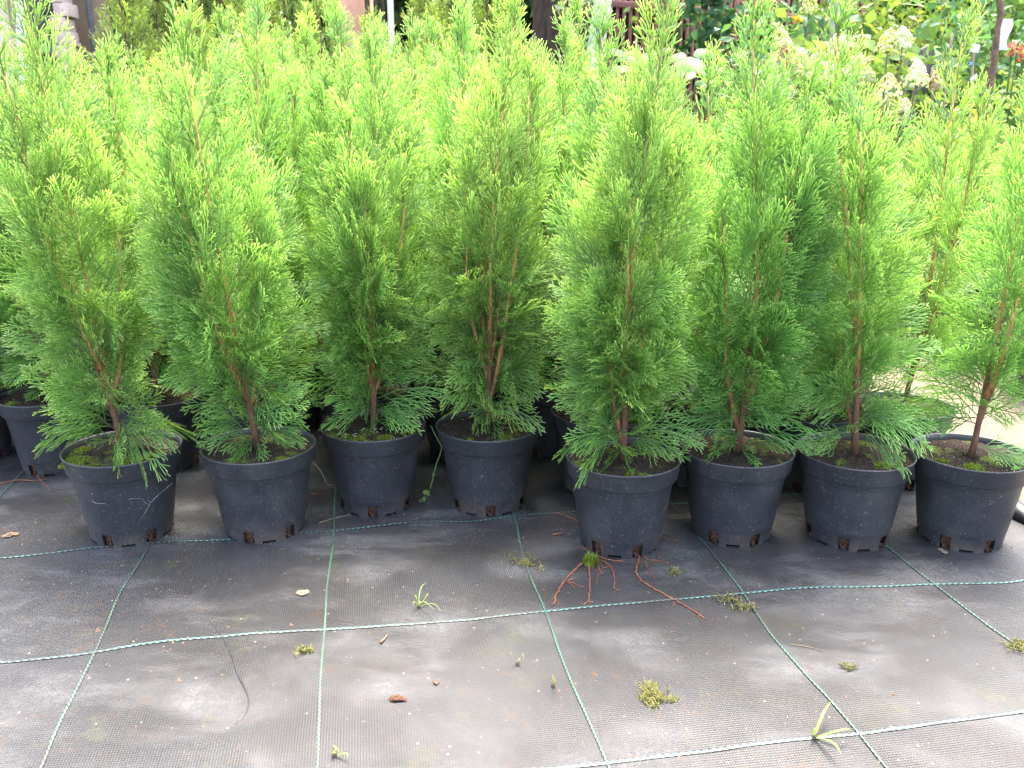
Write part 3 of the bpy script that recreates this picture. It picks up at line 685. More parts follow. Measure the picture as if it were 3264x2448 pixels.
# front row: ground position, height, width, co-leaders, lean, low branches (azimuth, height, elevation, length, curve, roll)
d_ = math.radians
FRONT = [
 dict(p=(-.705, 1.523), H=.76, R=.128, n=3, taper=.75, lean=(-.075, .02), hole=20, seed=101, soil=0,
      extra=[(-50, .05, 8, .155, -.75, .2), (-35, .06, 0, .15, -.7, .9), (-70, .045, 5, .13, -.8, -.4), (-140, .07, 18, .16, -.65, .5), (-165, .06, 22, .15, -.5, .2), (-20, .07, 10, .15, -.6, .3), (190, .09, 15, .15, -.4, 1.0)],
      moss=[(-.062, -.045, .030), (-.03, -.070, .022), (.03, -.05, .026), (-.075, .01, .018), (.055, -.03, .02)],
      label='potted thuja with a thick green moss carpet and a cobweb across its dark pot'),
 dict(p=(-.462, 1.537), H=.69, R=.135, n=4, taper=.8, lean=(-.07, .01), hole=32, seed=102, soil=1,
      extra=[(-65, .03, 8, .085, -.5, .6), (-115, .03, 8, .08, -.5, -.5), (-20, .05, 14, .12, -.5, .2), (-150, .06, 16, .12, -.4, .4)],
      moss=[(.055, -.05, .016), (-.03, -.07, .008)], label='bushy potted thuja with a bare soil rim, beside the pot with the cobweb'),
 dict(p=(-.270, 1.652), H=.68, R=.128, n=4, lean=(.02, .02), hole=-10, seed=103, soil=2,
      extra=[(-150, .05, 8, .12, -.5, .2), (-30, .05, 4, .13, -.35, .8), (-80, .05, 14, .08, -.7, .3), (-10, .06, 5, .14, -.3, 1.0)],
      moss=[(.03, -.055, .024), (-.02, -.06, .020), (.065, -.02, .018), (-.05, -.04, .014)],
      label='potted thuja with moss and tiny pale seedlings covering its soil'),
 dict(p=(-.047, 1.657), H=.74, R=.128, n=4, taper=.8, lean=(.05, .03), hole=0, seed=104, soil=0,
      extra=[(-70, .03, 5, .085, -.5, .4), (-110, .05, 12, .09, -.7, -.6), (-30, .06, 8, .14, -.45, .5), (-145, .07, 10, .12, -.5, .9)],
      moss=[(.02, -.075, .009), (-.03, -.06, .008)], label='potted thuja beside the weed stem, with forked bare stems low in its foliage'),
 dict(p=(.197, 1.485), H=.76, R=.128, n=4, taper=.8, lean=(.045, .02), hole=22, seed=105, soil=1,
      extra=[(-125, .03, 4, .10, -.6, .4), (-85, .03, 4, .085, -.7, .0), (-40, .06, 12, .13, -.45, .4), (-10, .07, 12, .16, -.4, .9), (-160, .06, 12, .15, -.5, .3)],
      moss=[(.0, -.07, .008)], label='potted thuja with red roots spreading from under its pot over the mat'),
 dict(p=(.408, 1.527), H=.73, R=.128, n=4, taper=.75, lean=(-.01, .02), hole=33, seed=106, soil=2,
      extra=[(-80, .03, -5, .10, -.6, .0), (-30, .06, 12, .15, -.45, .3), (-130, .04, 8, .12, -.4, .8)],
      moss=[(.02, -.075, .007)], label='dense potted thuja with clean bare soil, beside the pot with red roots'),
 dict(p=(.618, 1.512), H=.71, R=.118, n=3, lean=(-.085, .02), hole=-5, seed=107, soil=0, dens=.86, bare=.05, taper=.7,
      extra=[(-50, .09, 12, .16, -.75, .9), (-65, .07, 5, .14, -.8, .4), (-150, .12, 10, .13, -.3, .4), (-20, .09, 15, .15, -.5, .5), (-165, .10, 12, .12, -.3, .2)],
      moss=[(.03, -.05, .018), (-.05, -.05, .010)], label='potted thuja with a thick bare trunk base and one drooping fan of foliage'),
 dict(p=(.824, 1.506), H=.70, R=.108, n=2, lean=(.055, .03), hole=-20, seed=108, soil=1, dens=.8, bare=.06, taper=.7,
      extra=[(-35, .03, 0, .165, -.25, 1.45), (-15, .03, 5, .165, -.35, 1.2), (-60, .03, 2, .12, -.3, 1.4), (175, .10, 10, .16, -.25, .5), (160, .12, 18, .15, -.2, .9), (-175, .08, 5, .13, -.3, .2)],
      moss=[(-.02, -.05, .022), (-.06, -.02, .014)], label='thin potted thuja with a branch lying over its rim, beside the sandy path'),
]
KINDS = []
FRONT_OBJ = []
for f in FRONT:
    kd = make_thuja(f['seed'], f['H'], f['R'], f['n'], f['lean'], f['extra'], f.get('bare', .026), f.get('dens', 1.0), f.get('taper', .85)); KINDS.append(kd)
    x, y = f['p'][0]*.981, f['p'][1]*.981; face = math.atan2(-y, -x)
    ms = tuft_mesh('moss', f['moss'], f['seed'], lambda x, y: 0*x+POT_SOIL+.001)
    o = potted(kd, (x, y, float(matz(x, y))-.001), 0, face+d_(f['hole']), f['label'], 'potted thujas in the front row', 1.0, ms, f['soil'])
    FRONT_OBJ.append(o)
for s, h_, r_, n_ in ((201, .78, .125, 4), (202, .74, .118, 3)): KINDS.append(make_thuja(s, h_, r_, n_))

# the crowded rows behind: second row as the photograph shows its pots, the rest staggered
rg = np.random.RandomState(77)
spots = [(-1.0, 1.85), (-.77, 1.86), (-.545, 1.85), (-.325, 1.885), (-.115, 1.935), (.095, 1.96), (.180, 1.735), (.405, 1.775), (.625, 1.765), (.815, 1.78), (-1.215, 1.90), (.31, 1.985), (.53, 1.99), (.74, 2.02)]
for k in range(7):
    y = 2.10+k*.215; x = -.12-.205*15+(.1025 if k % 2 else 0)
    while x < edge_x(y)-.10:
        if abs(x) < y*.60+.12 and not (k == 0 and x > .2): spots.append((x+rg.uniform(-.02, .02), y+rg.uniform(-.02, .02)))
        x += .205
BACK_LABEL = 'potted thuja in the crowded rows behind the front row of pots'
SECOND = ['shaded potted thuja with red root strands at the foot of its pot', 'potted thuja directly behind the pot with the cobweb', 'potted thuja behind the bushy thuja with bare soil, its rim half hidden',
          'potted thuja behind the pot whose soil is full of seedlings', 'potted thuja behind the hanging weed stem', 'potted thuja in the dark gap beside the pot with red roots',
          'potted thuja tucked close behind the pot with red roots', 'potted thuja behind the dense thuja with clean bare soil', 'potted thuja behind the thick bare trunk base',
          'slim tall potted thuja behind the gap next to the branch over the rim', 'potted thuja on the mat past the one with red root strands', 'potted thuja one row behind the clean bare soil pot',
          'potted thuja two pots behind the dense thuja with clean soil', 'potted thuja at the mat edge behind the slim tall one']
for i, (x, y) in enumerate(spots):
    if i < 14: x, y = x*.985, y*.985
    k = rg.randint(len(KINDS)); ph = x/max(y, .1)
    fs = rg.uniform(.96, 1.08) if y < 2.05 else rg.uniform(.96, 1.12)-.05*min(1, (y-2.05)/.6)
    if ph < -.42: fs *= .84
    elif ph > .27: fs = rg.uniform(.68, .78)
    elif ph > .12: fs *= .88
    if i == 9: k, fs = 7, 1.02
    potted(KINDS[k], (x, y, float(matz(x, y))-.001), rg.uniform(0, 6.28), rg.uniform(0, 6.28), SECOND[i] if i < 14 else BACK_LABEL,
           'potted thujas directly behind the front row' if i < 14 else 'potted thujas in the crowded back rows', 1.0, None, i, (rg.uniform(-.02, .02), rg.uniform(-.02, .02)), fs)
# beyond the path
k = 0
for (x, y) in [(1.50, 2.44), (1.73, 2.56), (1.62, 2.72), (1.46, 2.92), (1.70, 3.0), (1.93, 2.86), (1.95, 3.2), (1.56, 3.25), (1.78, 3.4), (2.02, 3.52), (1.5, 3.62), (1.75, 3.8)]:
    potted(KINDS[k % 10], (x, y, -.012), rg.uniform(0, 6.28), rg.uniform(0, 6.28), 'potted thuja standing across the sandy path from the mat',
           'potted thujas across the path', 1.0, None, k, (0, 0), rg.uniform(.72, .86)); k += 3
# far end of the bed on the right, seen over the others
for (x, y) in [(.9, 3.5), (1.13, 3.62), (.7, 3.75), (.95, 3.85), (1.2, 3.95), (.45, 3.9), (.2, 3.85), (.7, 4.1)]:
    potted(KINDS[k % 10], (x, y, -.012), rg.uniform(0, 6.28), rg.uniform(0, 6.28), 'short potted thuja at the far end of the sandy path',
           'potted thujas at the far end of the path', 1.0, None, k, (0, 0), rg.uniform(.72, .86)); k += 3

# ------------------------------------------------------------------ small things on and around the pots
PX6 = lambda L: [(1700+x*.6029, 1000+y*.6029) for x, y in L]
def on_mat(L, lift=.002):
    out = []
    for x, y in L:
        p = at(x, y, .014); out.append([p[0], p[1], float(matz(p[0], p[1]))+lift])
    return np.array(out)
def resample(P, step=.006, jit=0.0, rg=None):
    P = np.asarray(P, float); d = np.concatenate([[0], np.cumsum(np.linalg.norm(np.diff(P, axis=0), axis=1))])
    n = max(3, int(d[-1]/step)+1); s = np.linspace(0, d[-1], n); Q = np.stack([np.interp(s, d, P[:, i]) for i in range(3)], -1)
    if jit: Q += rg.normal(0, jit, Q.shape)*np.array([1, 1, .25])
    return Q
rg = np.random.RandomState(5)
F5 = FRONT_OBJ[4]; L5 = np.array(F5.location)
ROOTS = [([(300, 1285), (265, 1320), (215, 1360), (175, 1400), (140, 1450), (115, 1500), (108, 1540)], .0026, [[(160, 1420), (205, 1405), (245, 1400)], [(165, 1415), (215, 1425), (265, 1445)], [(190, 1425), (215, 1455)], [(115, 1500), (135, 1535)], [(112, 1520), (98, 1545)]]),
         ([(290, 1290), (295, 1350), (298, 1420), (300, 1480), (290, 1520), (265, 1545)], .0024, [[(292, 1515), (300, 1540)]]),
         ([(330, 1310), (362, 1372), (340, 1395), (335, 1435)], .0014, []),
         ([(350, 1300), (405, 1335), (425, 1370), (432, 1400), (425, 1450), (450, 1468)], .0022, [[(405, 1335), (360, 1350), (320, 1360)]]),
         ([(560, 1280), (550, 1330), (540, 1372), (570, 1415), (650, 1465), (750, 1515), (850, 1575), (910, 1615)], .0024, [[(755, 1525), (740, 1550)], [(870, 1585), (882, 1620)]]),
         ([(575, 1285), (600, 1300), (650, 1308), (720, 1318)], .0018, [[(650, 1270), (660, 1308)]]),
         ([(565, 1285), (590, 1320), (612, 1355), (622, 1380), (645, 1400)], .0015, []),
         ([(330, 1280), (385, 1300), (430, 1308), (480, 1310)], .0020, [[(440, 1310), (475, 1300)]]),
         ([(240, 1100), (220, 1088), (165, 1065), (100, 1050)], .0018, [[(180, 1090), (150, 1098), (115, 1105)]]),
         ([(670, 1170), (690, 1185), (740, 1200), (785, 1222)], .0016, [[(735, 1200), (760, 1190)]]),
         ([(290, 1250), (265, 1236), (230, 1230)], .0016, [])]
for main, r0, subs in ROOTS:
    r0 *= .7; b = MB(); P = resample(on_mat(PX6(main), r0*.9), .007, .0009, rg)-L5; b.tube(P, np.linspace(r0, r0*.55, len(P))*(1+.2*rg.uniform(-1, 1, len(P))), 6)
    for s in subs:
        Q = resample(on_mat(PX6(s), r0*.6), .006, .0008, rg)-L5; b.tube(Q, np.linspace(r0*.6, r0*.25, len(Q)), 5)
    b.build('root', M['root'], F5, True)

def moss_clump(pxy, size, seed, label, mat='dry_moss', name='moss_clump', hgt=.010, n=700, cat='moss'):
    p = at(pxy[0], pxy[1], .014); rg = np.random.RandomState(seed); z0 = float(matz(p[0], p[1]))
    pat = [(rg.normal(0, size*.55), rg.normal(0, size*.4), size*rg.uniform(.25, .6)) for _ in range(6)]+[(0, 0, size*.55)]
    me = tuft_mesh(name, pat, seed, lambda x, y: 0*x, n, hgt, .0010)
    # wispy strands
    b = MB(); 
    for k in range(18):
        a = rg.uniform(0, 6.28); r = size*rg.uniform(.4, 1.2); c = np.array([rg.normal(0, size*.4), rg.normal(0, size*.3), .002])
        b.tube([c, c+[math.cos(a)*r*.5, math.sin(a)*r*.5, .006*rg.rand()], c+[math.cos(a+.5)*r, math.sin(a+.5)*r, .001]], [.0009, .0007, .0003], 4)
    t_ = thing(name, label, cat, (p[0], p[1], z0+.0005), 0)
    o1 = link('tuft', me, M[mat], t_); o1['kind'] = 'stuff'
    b.build('strand', M[mat], t_); return t_
moss_clump((1888, 1790), .018, 31, 'green moss tuft at the foot of the pot with red roots', 'moss', hgt=.017, n=1500)
moss_clump((1679, 1796), .022, 32, 'yellowish moss scrap lying on a green line near the red roots', n=260)
moss_clump((2081, 2224), .026, 33, 'largest dry moss scrap, alone in the middle of a mat square', n=620)
moss_clump((2318, 1914), .020, 34, 'flat moss scrap beside the tip of the longest red root', n=260)
moss_clump((2371, 1938), .016, 35, 'moss scrap touching a green line where a turquoise line crosses', n=260)
moss_clump((2149, 1826), .015, 36, 'thin dark moss scrap on the mat in front of two pots', n=140)
moss_clump((3246, 2062), .024, 37, 'moss scrap lying on the green line nearest the path', n=240)
moss_clump((2702, 2127), .010, 38, 'tiny curled moss scrap on the bare mat', n=200)
moss_clump((973, 2084), .010, 39, 'small brown-green moss crumb near a green line', n=420)
moss_clump((1170, 1640), .012, 40, 'faint moss film beside the foot of a pot', n=240)

def sprig(base, blades, label, seed, w=.0016, name='grass_sprig', rise=.02):
    p = at(base[0], base[1], .014); z0 = float(matz(p[0], p[1])); rg = np.random.RandomState(seed)
    t_ = thing(name, label, 'grass', (p[0], p[1], z0+.001), 0)
    for q in blades:
        e = at(q[0], q[1], .014+rise)-np.array([p[0], p[1], z0]); e[2] = rise*rg.uniform(.6, 1.1)
        s = np.linspace(0, 1, 8); P = np.outer(s, e)+np.outer(np.sin(s*math.pi), [rg.normal(0, .004), rg.normal(0, .004), rise*.5])
        T = np.gradient(P, axis=0); T /= np.linalg.norm(T, axis=1, keepdims=True); S = np.cross(T, [0, 0, 1.]); S /= np.linalg.norm(S, axis=1, keepdims=True)+1e-9
        ww = w*np.array([.6, .9, 1, 1, .9, .7, .45, .1])[:, None]
        V_ = np.stack([P-S*ww, P+np.array([0, 0, -.0006]), P+S*ww], 1).reshape(-1, 3)
        link('blade', mesh_np('blade', V_, gridq(3, 8), smooth=True, attrs={'rnd': np.full(24, rg.uniform(.5, 1))}), M['grass'], t_)
    b = MB(); b.tube([[0, 0, -.001], [.001, 0, .004], [.003, .001, .009]], [.003, .0026, .0012], 6); b.build('base', M['drystem'], t_)
sprig((2593, 2352), [(2650, 2235), (2715, 2313), (2685, 2393), (2600, 2325)], 'three-bladed grass seedling lying on a turquoise line', 51, .0019)
sprig((1334, 1936), [(1362, 1860), (1355, 1885), (1404, 1950), (1330, 1915), (1318, 1925), (1385, 1945)], 'pale tuft of thin grass blades pulled out on the mat', 52, .0010)
sprig((1066, 2410), [(1085, 2400), (1110, 2414), (1075, 2400)], 'small pale grass scrap at the end of a green line', 53, .0012, rise=.008)
sprig((1649, 2119), [(1630, 2075), (1668, 2085)], 'withered grass shoot with a pale root beside a green line', 54, .0010)
sprig((1762, 2187), [(1763, 2150), (1758, 2165)], 'single upright grass blade rooted in a soil stain', 55, .0009)

def leaf_scrap(pxy, size, seed, label, mat, cat='leaf', thick=.35):
    rg = np.random.RandomState(seed); p = at(pxy[0], pxy[1], .014); n = 11; m_ = 5; V_ = []
    for i in range(m_):
        for j in range(n):
            a = 2*math.pi*j/n; r = size*(i/(m_-1))*(1+.35*math.sin(2*a+seed)+.25*rg.uniform(-1, 1))
            V_.append([r*math.cos(a), r*math.sin(a)*.7, size*thick*(1-(i/(m_-1))**2)+rg.uniform(-.1, .25)*size*.5*(i > 0)+.001])
    Q = [[i*n+j, i*n+(j+1) % n, (i+1)*n+(j+1) % n, (i+1)*n+j] for i in range(m_-1) for j in range(n)]
    o = link('leaf_scrap' if cat == 'leaf' else 'soil_clod', mesh_np('scrap', V_, Q), M[mat]); o.location = (p[0], p[1], float(matz(p[0], p[1]))+.0005); o.rotation_euler = (0, 0, seed)
    tag(o, label, cat); return o
leaf_scrap((964, 1896), .0105, 61, 'crumpled beige dead leaf lying beside a green line', 'beigeleaf')
leaf_scrap((1269, 2233), .010, 62, 'small heap of dark brown soil on the mat', 'rootball', 'soil')
leaf_scrap((30, 1708), .012, 63, 'brown leaf crumb by the turquoise line at the cobwebbed pot', 'deadleaf')
leaf_scrap((3005, 1760), .009, 65, 'flat tan leaf flake between the last two pots', 'beigeleaf', thick=.1)

def twig(L, rad, label, mat='root', lift=None):
    P = resample(on_mat(L, lift or rad), .006, rad*.25, rg); b = MB(); c = P[0].copy(); b.tube(P-c, np.linspace(rad, rad*.5, len(P)), 6)
    o = b.build('twig', M[mat], None, True); o.location = c; tag(o, label, 'twig'); return o
twig([(1016, 1669), (1060, 1655), (1120, 1641)], .0012, 'thin straw-coloured twig in front of the mossy pot', 'drystem')
twig([(1214, 2055), (1224, 2043), (1236, 2029)], .0022, 'short stubby brown twig below a turquoise line', 'deadleaf')
twig([(1762, 1706), (1780, 1704), (1794, 1703)], .0022, 'short red root piece lying loose beside the red roots', 'root')
twig([(0, 1545), (55, 1532), (110, 1535), (160, 1528)], .0016, 'reddish root strand along the foot of the shaded pot', 'root')
twig([(100, 1495), (128, 1530), (165, 1568)], .0013, 'thin orange root pointing away from the shaded pot', 'root')
twig([(1380, 2181), (1392, 2188), (1398, 2178)], .0018, 'tiny rust-brown twig chip on the bare mat', 'root')
twig([(2520, 2052), (2590, 2062), (2640, 2080)], .0008, 'hair-thin dry stem lying across the mat', 'drystem')
twig([(990, 1575), (1032, 1577)], .0010, 'thin orange root hair between two pots', 'root')

# loose crumbs of soil: uncountable
rgc = np.random.RandomState(9); n = 7000
cx = rgc.uniform(-1.0, .95, n); cy = rgc.uniform(.85, 1.85, n); hot = vnoise(cx, cy, 13, 6, 5.0)+rgc.uniform(-.6, .4, n) > -.15
cx, cy = cx[hot], cy[hot]; n = len(cx); sz = rgc.lognormal(-7.0, .5, n)
dirs = np.array([[1, 0, 0], [-.5, .87, 0], [-.5, -.87, 0], [0, 0, 1.]])
V_ = np.stack([cx, cy, matz(cx, cy)], -1)[:, None]+(dirs[None]*rgc.uniform(.5, 1.5, (n, 4, 1))*np.array([1, 1, .8]))@np.eye(3)*sz[:, None, None]
i4 = np.arange(n)[:, None, None]*4; T_ = (i4+np.array([[0, 1, 3], [1, 2, 3], [2, 0, 3]])[None]).reshape(-1, 3)
kind(link('soil_crumbs', mesh_np('soil_crumbs', V_.reshape(-1, 3), None, T_), M['crumb']), 'stuff', 'scattered brown soil crumbs on the woven mat')
n = 5200; cx = rgc.uniform(.8, 2.3, n); cy = rgc.uniform(1.2, 4.2, n); ok = cx > EDGE0[0]-np.tan(GRID)*(cy-EDGE0[1])+.07; cx, cy = cx[ok], cy[ok]; n = len(cx); sz = rgc.lognormal(-5.9, .5, n)
V_ = np.stack([cx, cy, 0*cx-.013], -1)[:, None]+dirs[None]*rgc.uniform(.5, 1.5, (n, 4, 1))*np.array([1, 1, .7])*sz[:, None, None]
i4 = np.arange(n)[:, None, None]*4; T_ = (i4+np.array([[0, 1, 3], [1, 2, 3], [2, 0, 3]])[None]).reshape(-1, 3)
kind(link('path_gravel', mesh_np('path_gravel', V_.reshape(-1, 3), None, T_), M['ground']), 'stuff', 'small stones and clods on the sandy path')

# wiry weed between two pots, dry stem, seedlings, cobweb, dead sprig
C3 = lambda L: [(900+x*.3014, 1200+y*.3014) for x, y in L]
def weed():
    pp = C3([(1570, 525), (1620, 630), (1690, 750), (1640, 900), (1600, 1030), (1575, 1130), (1560, 1210)]); yy = np.linspace(1.60, 1.535, len(pp))
    P = np.array([atY(a[0], a[1], b_) for a, b_ in zip(pp, yy)]); e = at(*C3([(1475, 1320)])[0], .016); P = np.vstack([P, (P[-1]+e)/2+[0, 0, .006], e])
    t_ = thing('weed', 'wiry green weed stem hanging down between two pots', 'weed', tuple(P[-1])); b = MB(); Q = resample(P, .006, .0004, rg)-P[-1]
    b.tube(Q, np.linspace(.0011, .0009, len(Q)), 5); b.build('stem', M['grass'], t_, True)
    for k, (c, s) in enumerate([((1520, 1225), .0065), ((1475, 1318), .006), ((1600, 1040), .003), ((1500, 1290), .004), ((1545, 1250), .003)]):
        q = C3([c])[0]; w = atY(q[0], q[1], 1.535 if k != 1 else float(e[1]))-P[-1]; a = np.arange(10)*.628
        V_ = [w]+[w+np.array([math.cos(i)*s, -.3*s*math.sin(i), math.sin(i)*s*(1-.25*abs(math.cos(i)))]) for i in a]
        link('leaf', mesh_np('leaf', V_, None, [[0, 1+i, 1+(i+1) % 10] for i in range(10)], attrs={'rnd': np.full(11, .35)}), M['grass'], t_)
weed()
pp = C3([(310, 885), (400, 990), (440, 1070), (470, 1140), (520, 1150), (570, 1165)]); P = np.array([atY(a[0], a[1], y_) for a, y_ in zip(pp, (1.56, 1.56, 1.56, 1.57, 1.585, 1.60))])
b = MB(); Q = resample(P, .006)-P[-1]; b.tube(Q, .0009, 5); o = b.build('dry_grass_stem', M['drystem'], None, True); o.location = P[-1]; tag(o, 'bent dry grass stem leaning between two pots', 'grass')
F3 = FRONT_OBJ[2]; V_ = []
for k in range(26):
    a = rg.uniform(3.6, 6.1); r = rg.uniform(.02, .088); s = rg.uniform(.0014, .0030); c = np.array([r*math.cos(a), r*math.sin(a), POT_SOIL+.008]); t_ = rg.uniform(0, 3)
    e1 = np.array([math.cos(t_), math.sin(t_), .3])*s; e2 = np.array([-math.sin(t_), math.cos(t_), .1])*s*.7
    V_ += [c-e1, c+e2, c+e1, c-e2]
o = link('seedlings', mesh_np('seedlings', V_, np.arange(len(V_)).reshape(-1, 4), attrs={'rnd': np.ones(len(V_))}), M['leaf_pale'], F3); o['kind'] = 'stuff'
def on_pot(px_, py_, c):
    d = ray(px_, py_); d = d/np.linalg.norm(d); t_ = 1.2
    while t_ < 2.4:
        p = CAMP+d*t_; z = p[2]-c[2]; r = np.interp(z, [0, .125, .129, .163], [.070, .090, .0952, .1003])
        if math.hypot(p[0]-c[0], p[1]-c[1]) < r+.0012: return p-np.array(c)
        t_ += .0008
    return None
F1 = FRONT_OBJ[0]; CW = lambda x, y: (200+x*.2713, 1350+y*.2713); b = MB()
for L_ in ([(1300, 680), (1180, 790), (1060, 890), (1020, 950)], [(1295, 700), (1130, 830), (1040, 930)], [(1020, 950), (990, 1010), (940, 1090), (915, 1125)], [(940, 890), (975, 940), (1020, 955)], [(770, 890), (860, 880), (940, 885)], [(335, 910), (400, 940), (500, 940)], [(1010, 905), (1030, 950)]):
    P = [on_pot(*CW(*q), tuple(F1.location)) for q in L_]
    if all(q is not None for q in P): b.tube(resample(np.array(P), .006), .0004, 4)
if b.n: b.build('cobweb', M['web'], F1)
# dead brown sprig caught in the foliage
w = atY(1018, 1055, 1.60); m_ = 12; n_ = 8; V_ = []
for i in range(m_):
    s = i/(m_-1)
    for j in range(n_):
        a = 2*math.pi*j/n_; r = .0085*math.sin(math.pi*(s*.9+.06))**.8*(1+.45*rg.uniform(-1, 1)); V_.append([r*math.cos(a)+.004*s, r*math.sin(a), (s-.5)*.05])
Q = [[i*n_+j, i*n_+(j+1) % n_, (i+1)*n_+(j+1) % n_, (i+1)*n_+j] for i in range(m_-1) for j in range(n_)]
o = link('dead_sprig', mesh_np('dead_sprig', np.array(V_)+w-np.array(F3.location), Q), M['deadleaf'], F3)

# ------------------------------------------------------------------ background
def leaf_cloud(rg, n, c, rad, size, nclump=30, spread=.28, asp=.55, up=.5, shell=True):
    cc = rg.normal(0, 1, (nclump, 3)); cc /= np.linalg.norm(cc, axis=1, keepdims=True); cc *= (rg.uniform(.45 if shell else .1, 1, (nclump, 1)))
    p = cc[rg.randint(nclump, size=n)]+rg.normal(0, spread, (n, 3)); p = np.array(c)+p*np.array(rad)
    p = p[p[:, 2] > (.03 if c[2] > .1 else -9)]; n = len(p)
    nr = rg.normal(0, 1, (n, 3))+np.array([0, -.3, up*1.6]); nr /= np.linalg.norm(nr, axis=1, keepdims=True)
    d = np.cross(nr, rg.normal(0, 1, (n, 3))); d /= np.linalg.norm(d, axis=1, keepdims=True); s = np.cross(nr, d)
    L = size*rg.uniform(.6, 1.25, (n, 1)); wd = L*asp*.5
    base = p-d*L*.5; tip_ = p+d*L*.5-nr*L*.12; m1 = p-d*L*.08; lf = m1+s*wd+nr*L*.08; rt = m1-s*wd+nr*L*.08
    V_ = np.stack([base, lf, m1, rt, tip_], 1).reshape(-1, 3); k = np.arange(n)[:, None, None]*5
    T_ = (k+np.array([[0, 2, 1], [0, 3, 2], [1, 2, 4], [2, 3, 4]])[None]).reshape(-1, 3)
    return V_, T_, np.repeat(rg.uniform(0, 1, n), 5)
def cloud_obj(name, mat, parent, rg, *a, **k):
    V_, T_, r_ = leaf_cloud(rg, *a, **k); return link(name, mesh_np(name, V_, None, T_, attrs={'rnd': r_}), M[mat], parent)
def shrub(name, label, X, Y, Ht, rad, n, size, mat, seed, cat='shrub', group=None, zc=.55, bark='brownbark', nst=7, clumps=34):
    rg = np.random.RandomState(seed); t_ = thing(name, label, cat, (X, Y, -.012), 0, group)
    cloud_obj('crown', mat, t_, rg, n, (0, 0, Ht*zc), (rad, rad, Ht*(1-zc)*.95), size, clumps)
    b = MB()
    for k in range(nst):
        a = rg.uniform(0, 6.28); r = rad*rg.uniform(.2, .7); e = np.array([math.cos(a)*r, math.sin(a)*r, Ht*rg.uniform(.6, .9)])
        b.tube([[0.02*math.cos(a), .02*math.sin(a), -.02], e*[.35, .35, .45], e], [.009, .007, .003], 6)
    b.build('stems', M[bark], t_, True); return t_
def PXY(p, Y): return atY(p, 300, Y)[0]

# golden conifers at the back of the bed
def make_golden(seed, Ht, R):
    rg = np.random.RandomState(seed); specs = []; stems = []
    m = MB(); t = np.linspace(0, 1, 10); m.tube(np.stack([.02*np.sin(t*4), .02*np.cos(t*3)-.02, Ht*t-.02], -1), np.linspace(.02, .003, 10), 8)
    me = m.mesh('trunk', True); me.attributes.new('hgt', 'FLOAT', 'POINT')
    g = 0
    for k in range(330):
        v = (k+.5)/330*.97+.02; g += 2.4; r = R*np.interp(v, [0, .1, .35, .7, 1], [.8, 1, .95, .6, .15]); fr = rg.uniform(.15, .75)
        el = math.radians(np.interp(v, [0, .3, 1], [15, 38, 70])+rg.normal(0, 12)); az = g+rg.uniform(-.5, .5)
        b_ = np.array([math.cos(az)*r*fr, math.sin(az)*r*fr, Ht*v*.95]); d = np.array([math.cos(az)*math.cos(el), math.sin(az)*math.cos(el), math.sin(el)])
        specs.append((b_, d, rg.normal(0, .9), rg.uniform(.10, .20)*(1.1-.4*v), rg.uniform(-.2, .2)))
    return sprays_mesh('foliage', specs, rg, TPLG, Ht, 0), me
GOLD = make_golden(301, 1.5, .30); GOLD2 = make_golden(302, 1.4, .26)
gold = [(430, 4.15, .95, GOLD, 'golden conifer standing beside the brown shed wall'), (640, 4.0, .86, GOLD2, 'golden conifer with a loose top behind the potted rows, second from the shed'),
        (830, 4.35, 1.0, GOLD, 'tall golden conifer between the shed and the salmon wall'), (1040, 4.2, .93, GOLD2, 'golden conifer beside the dark door and white post'),
        (1370, 4.25, .92, GOLD, 'golden conifer just past the white post, with dark gaps'), (1560, 4.45, 1.02, GOLD2, 'golden conifer next to the thick dark tree trunk'),
        (535, 4.75, 1.08, GOLD2, 'golden conifer crowded between two others near the shed'), (735, 4.8, 1.1, GOLD, 'rearmost golden conifer, seen between two taller neighbours'), (935, 4.9, 1.1, GOLD2, 'golden conifer just before the salmon wall'), (1460, 5.1, 1.12, GOLD, 'golden conifer in the shade before the thick dark tree'),
        (250, 4.6, .74, GOLD2, 'low golden conifer in front of the stacked pale bricks'), (1190, 4.7, .85, GOLD, 'golden conifer half hidden behind the white post')]
rgb = np.random.RandomState(8)
for p, Yd, sc, (fo, tr), lab in gold:
    t_ = thing('golden_conifer', lab, 'conifer', (PXY(p, Yd), Yd, -.012), 0, 'golden conifers behind the potted rows'); rz = rgb.uniform(0, 6.28); t_.scale = (sc,)*3
    o1 = link('foliage', fo, M['golden'], t_); o1.rotation_euler = (0, 0, rz); link('trunk', tr, M['stem'], t_)

def vbox(name, x0, x1, y0, y1, Yd, depth, mat, parent, loc, bev=.004):
    """upright box whose front face spans pixels x0..x1, y0 (top)..y1 (bottom) at distance Yd"""
    a = atY(x0, y0, Yd); c = atY(x1, y1, Yd); b = MB(); b.box(((a[0]+c[0])/2-loc[0], Yd+depth/2-loc[1], (a[2]+c[2])/2-loc[2]), (c[0]-a[0], depth, a[2]-c[2]), None, bev)
    return b.build(name, mat, parent)
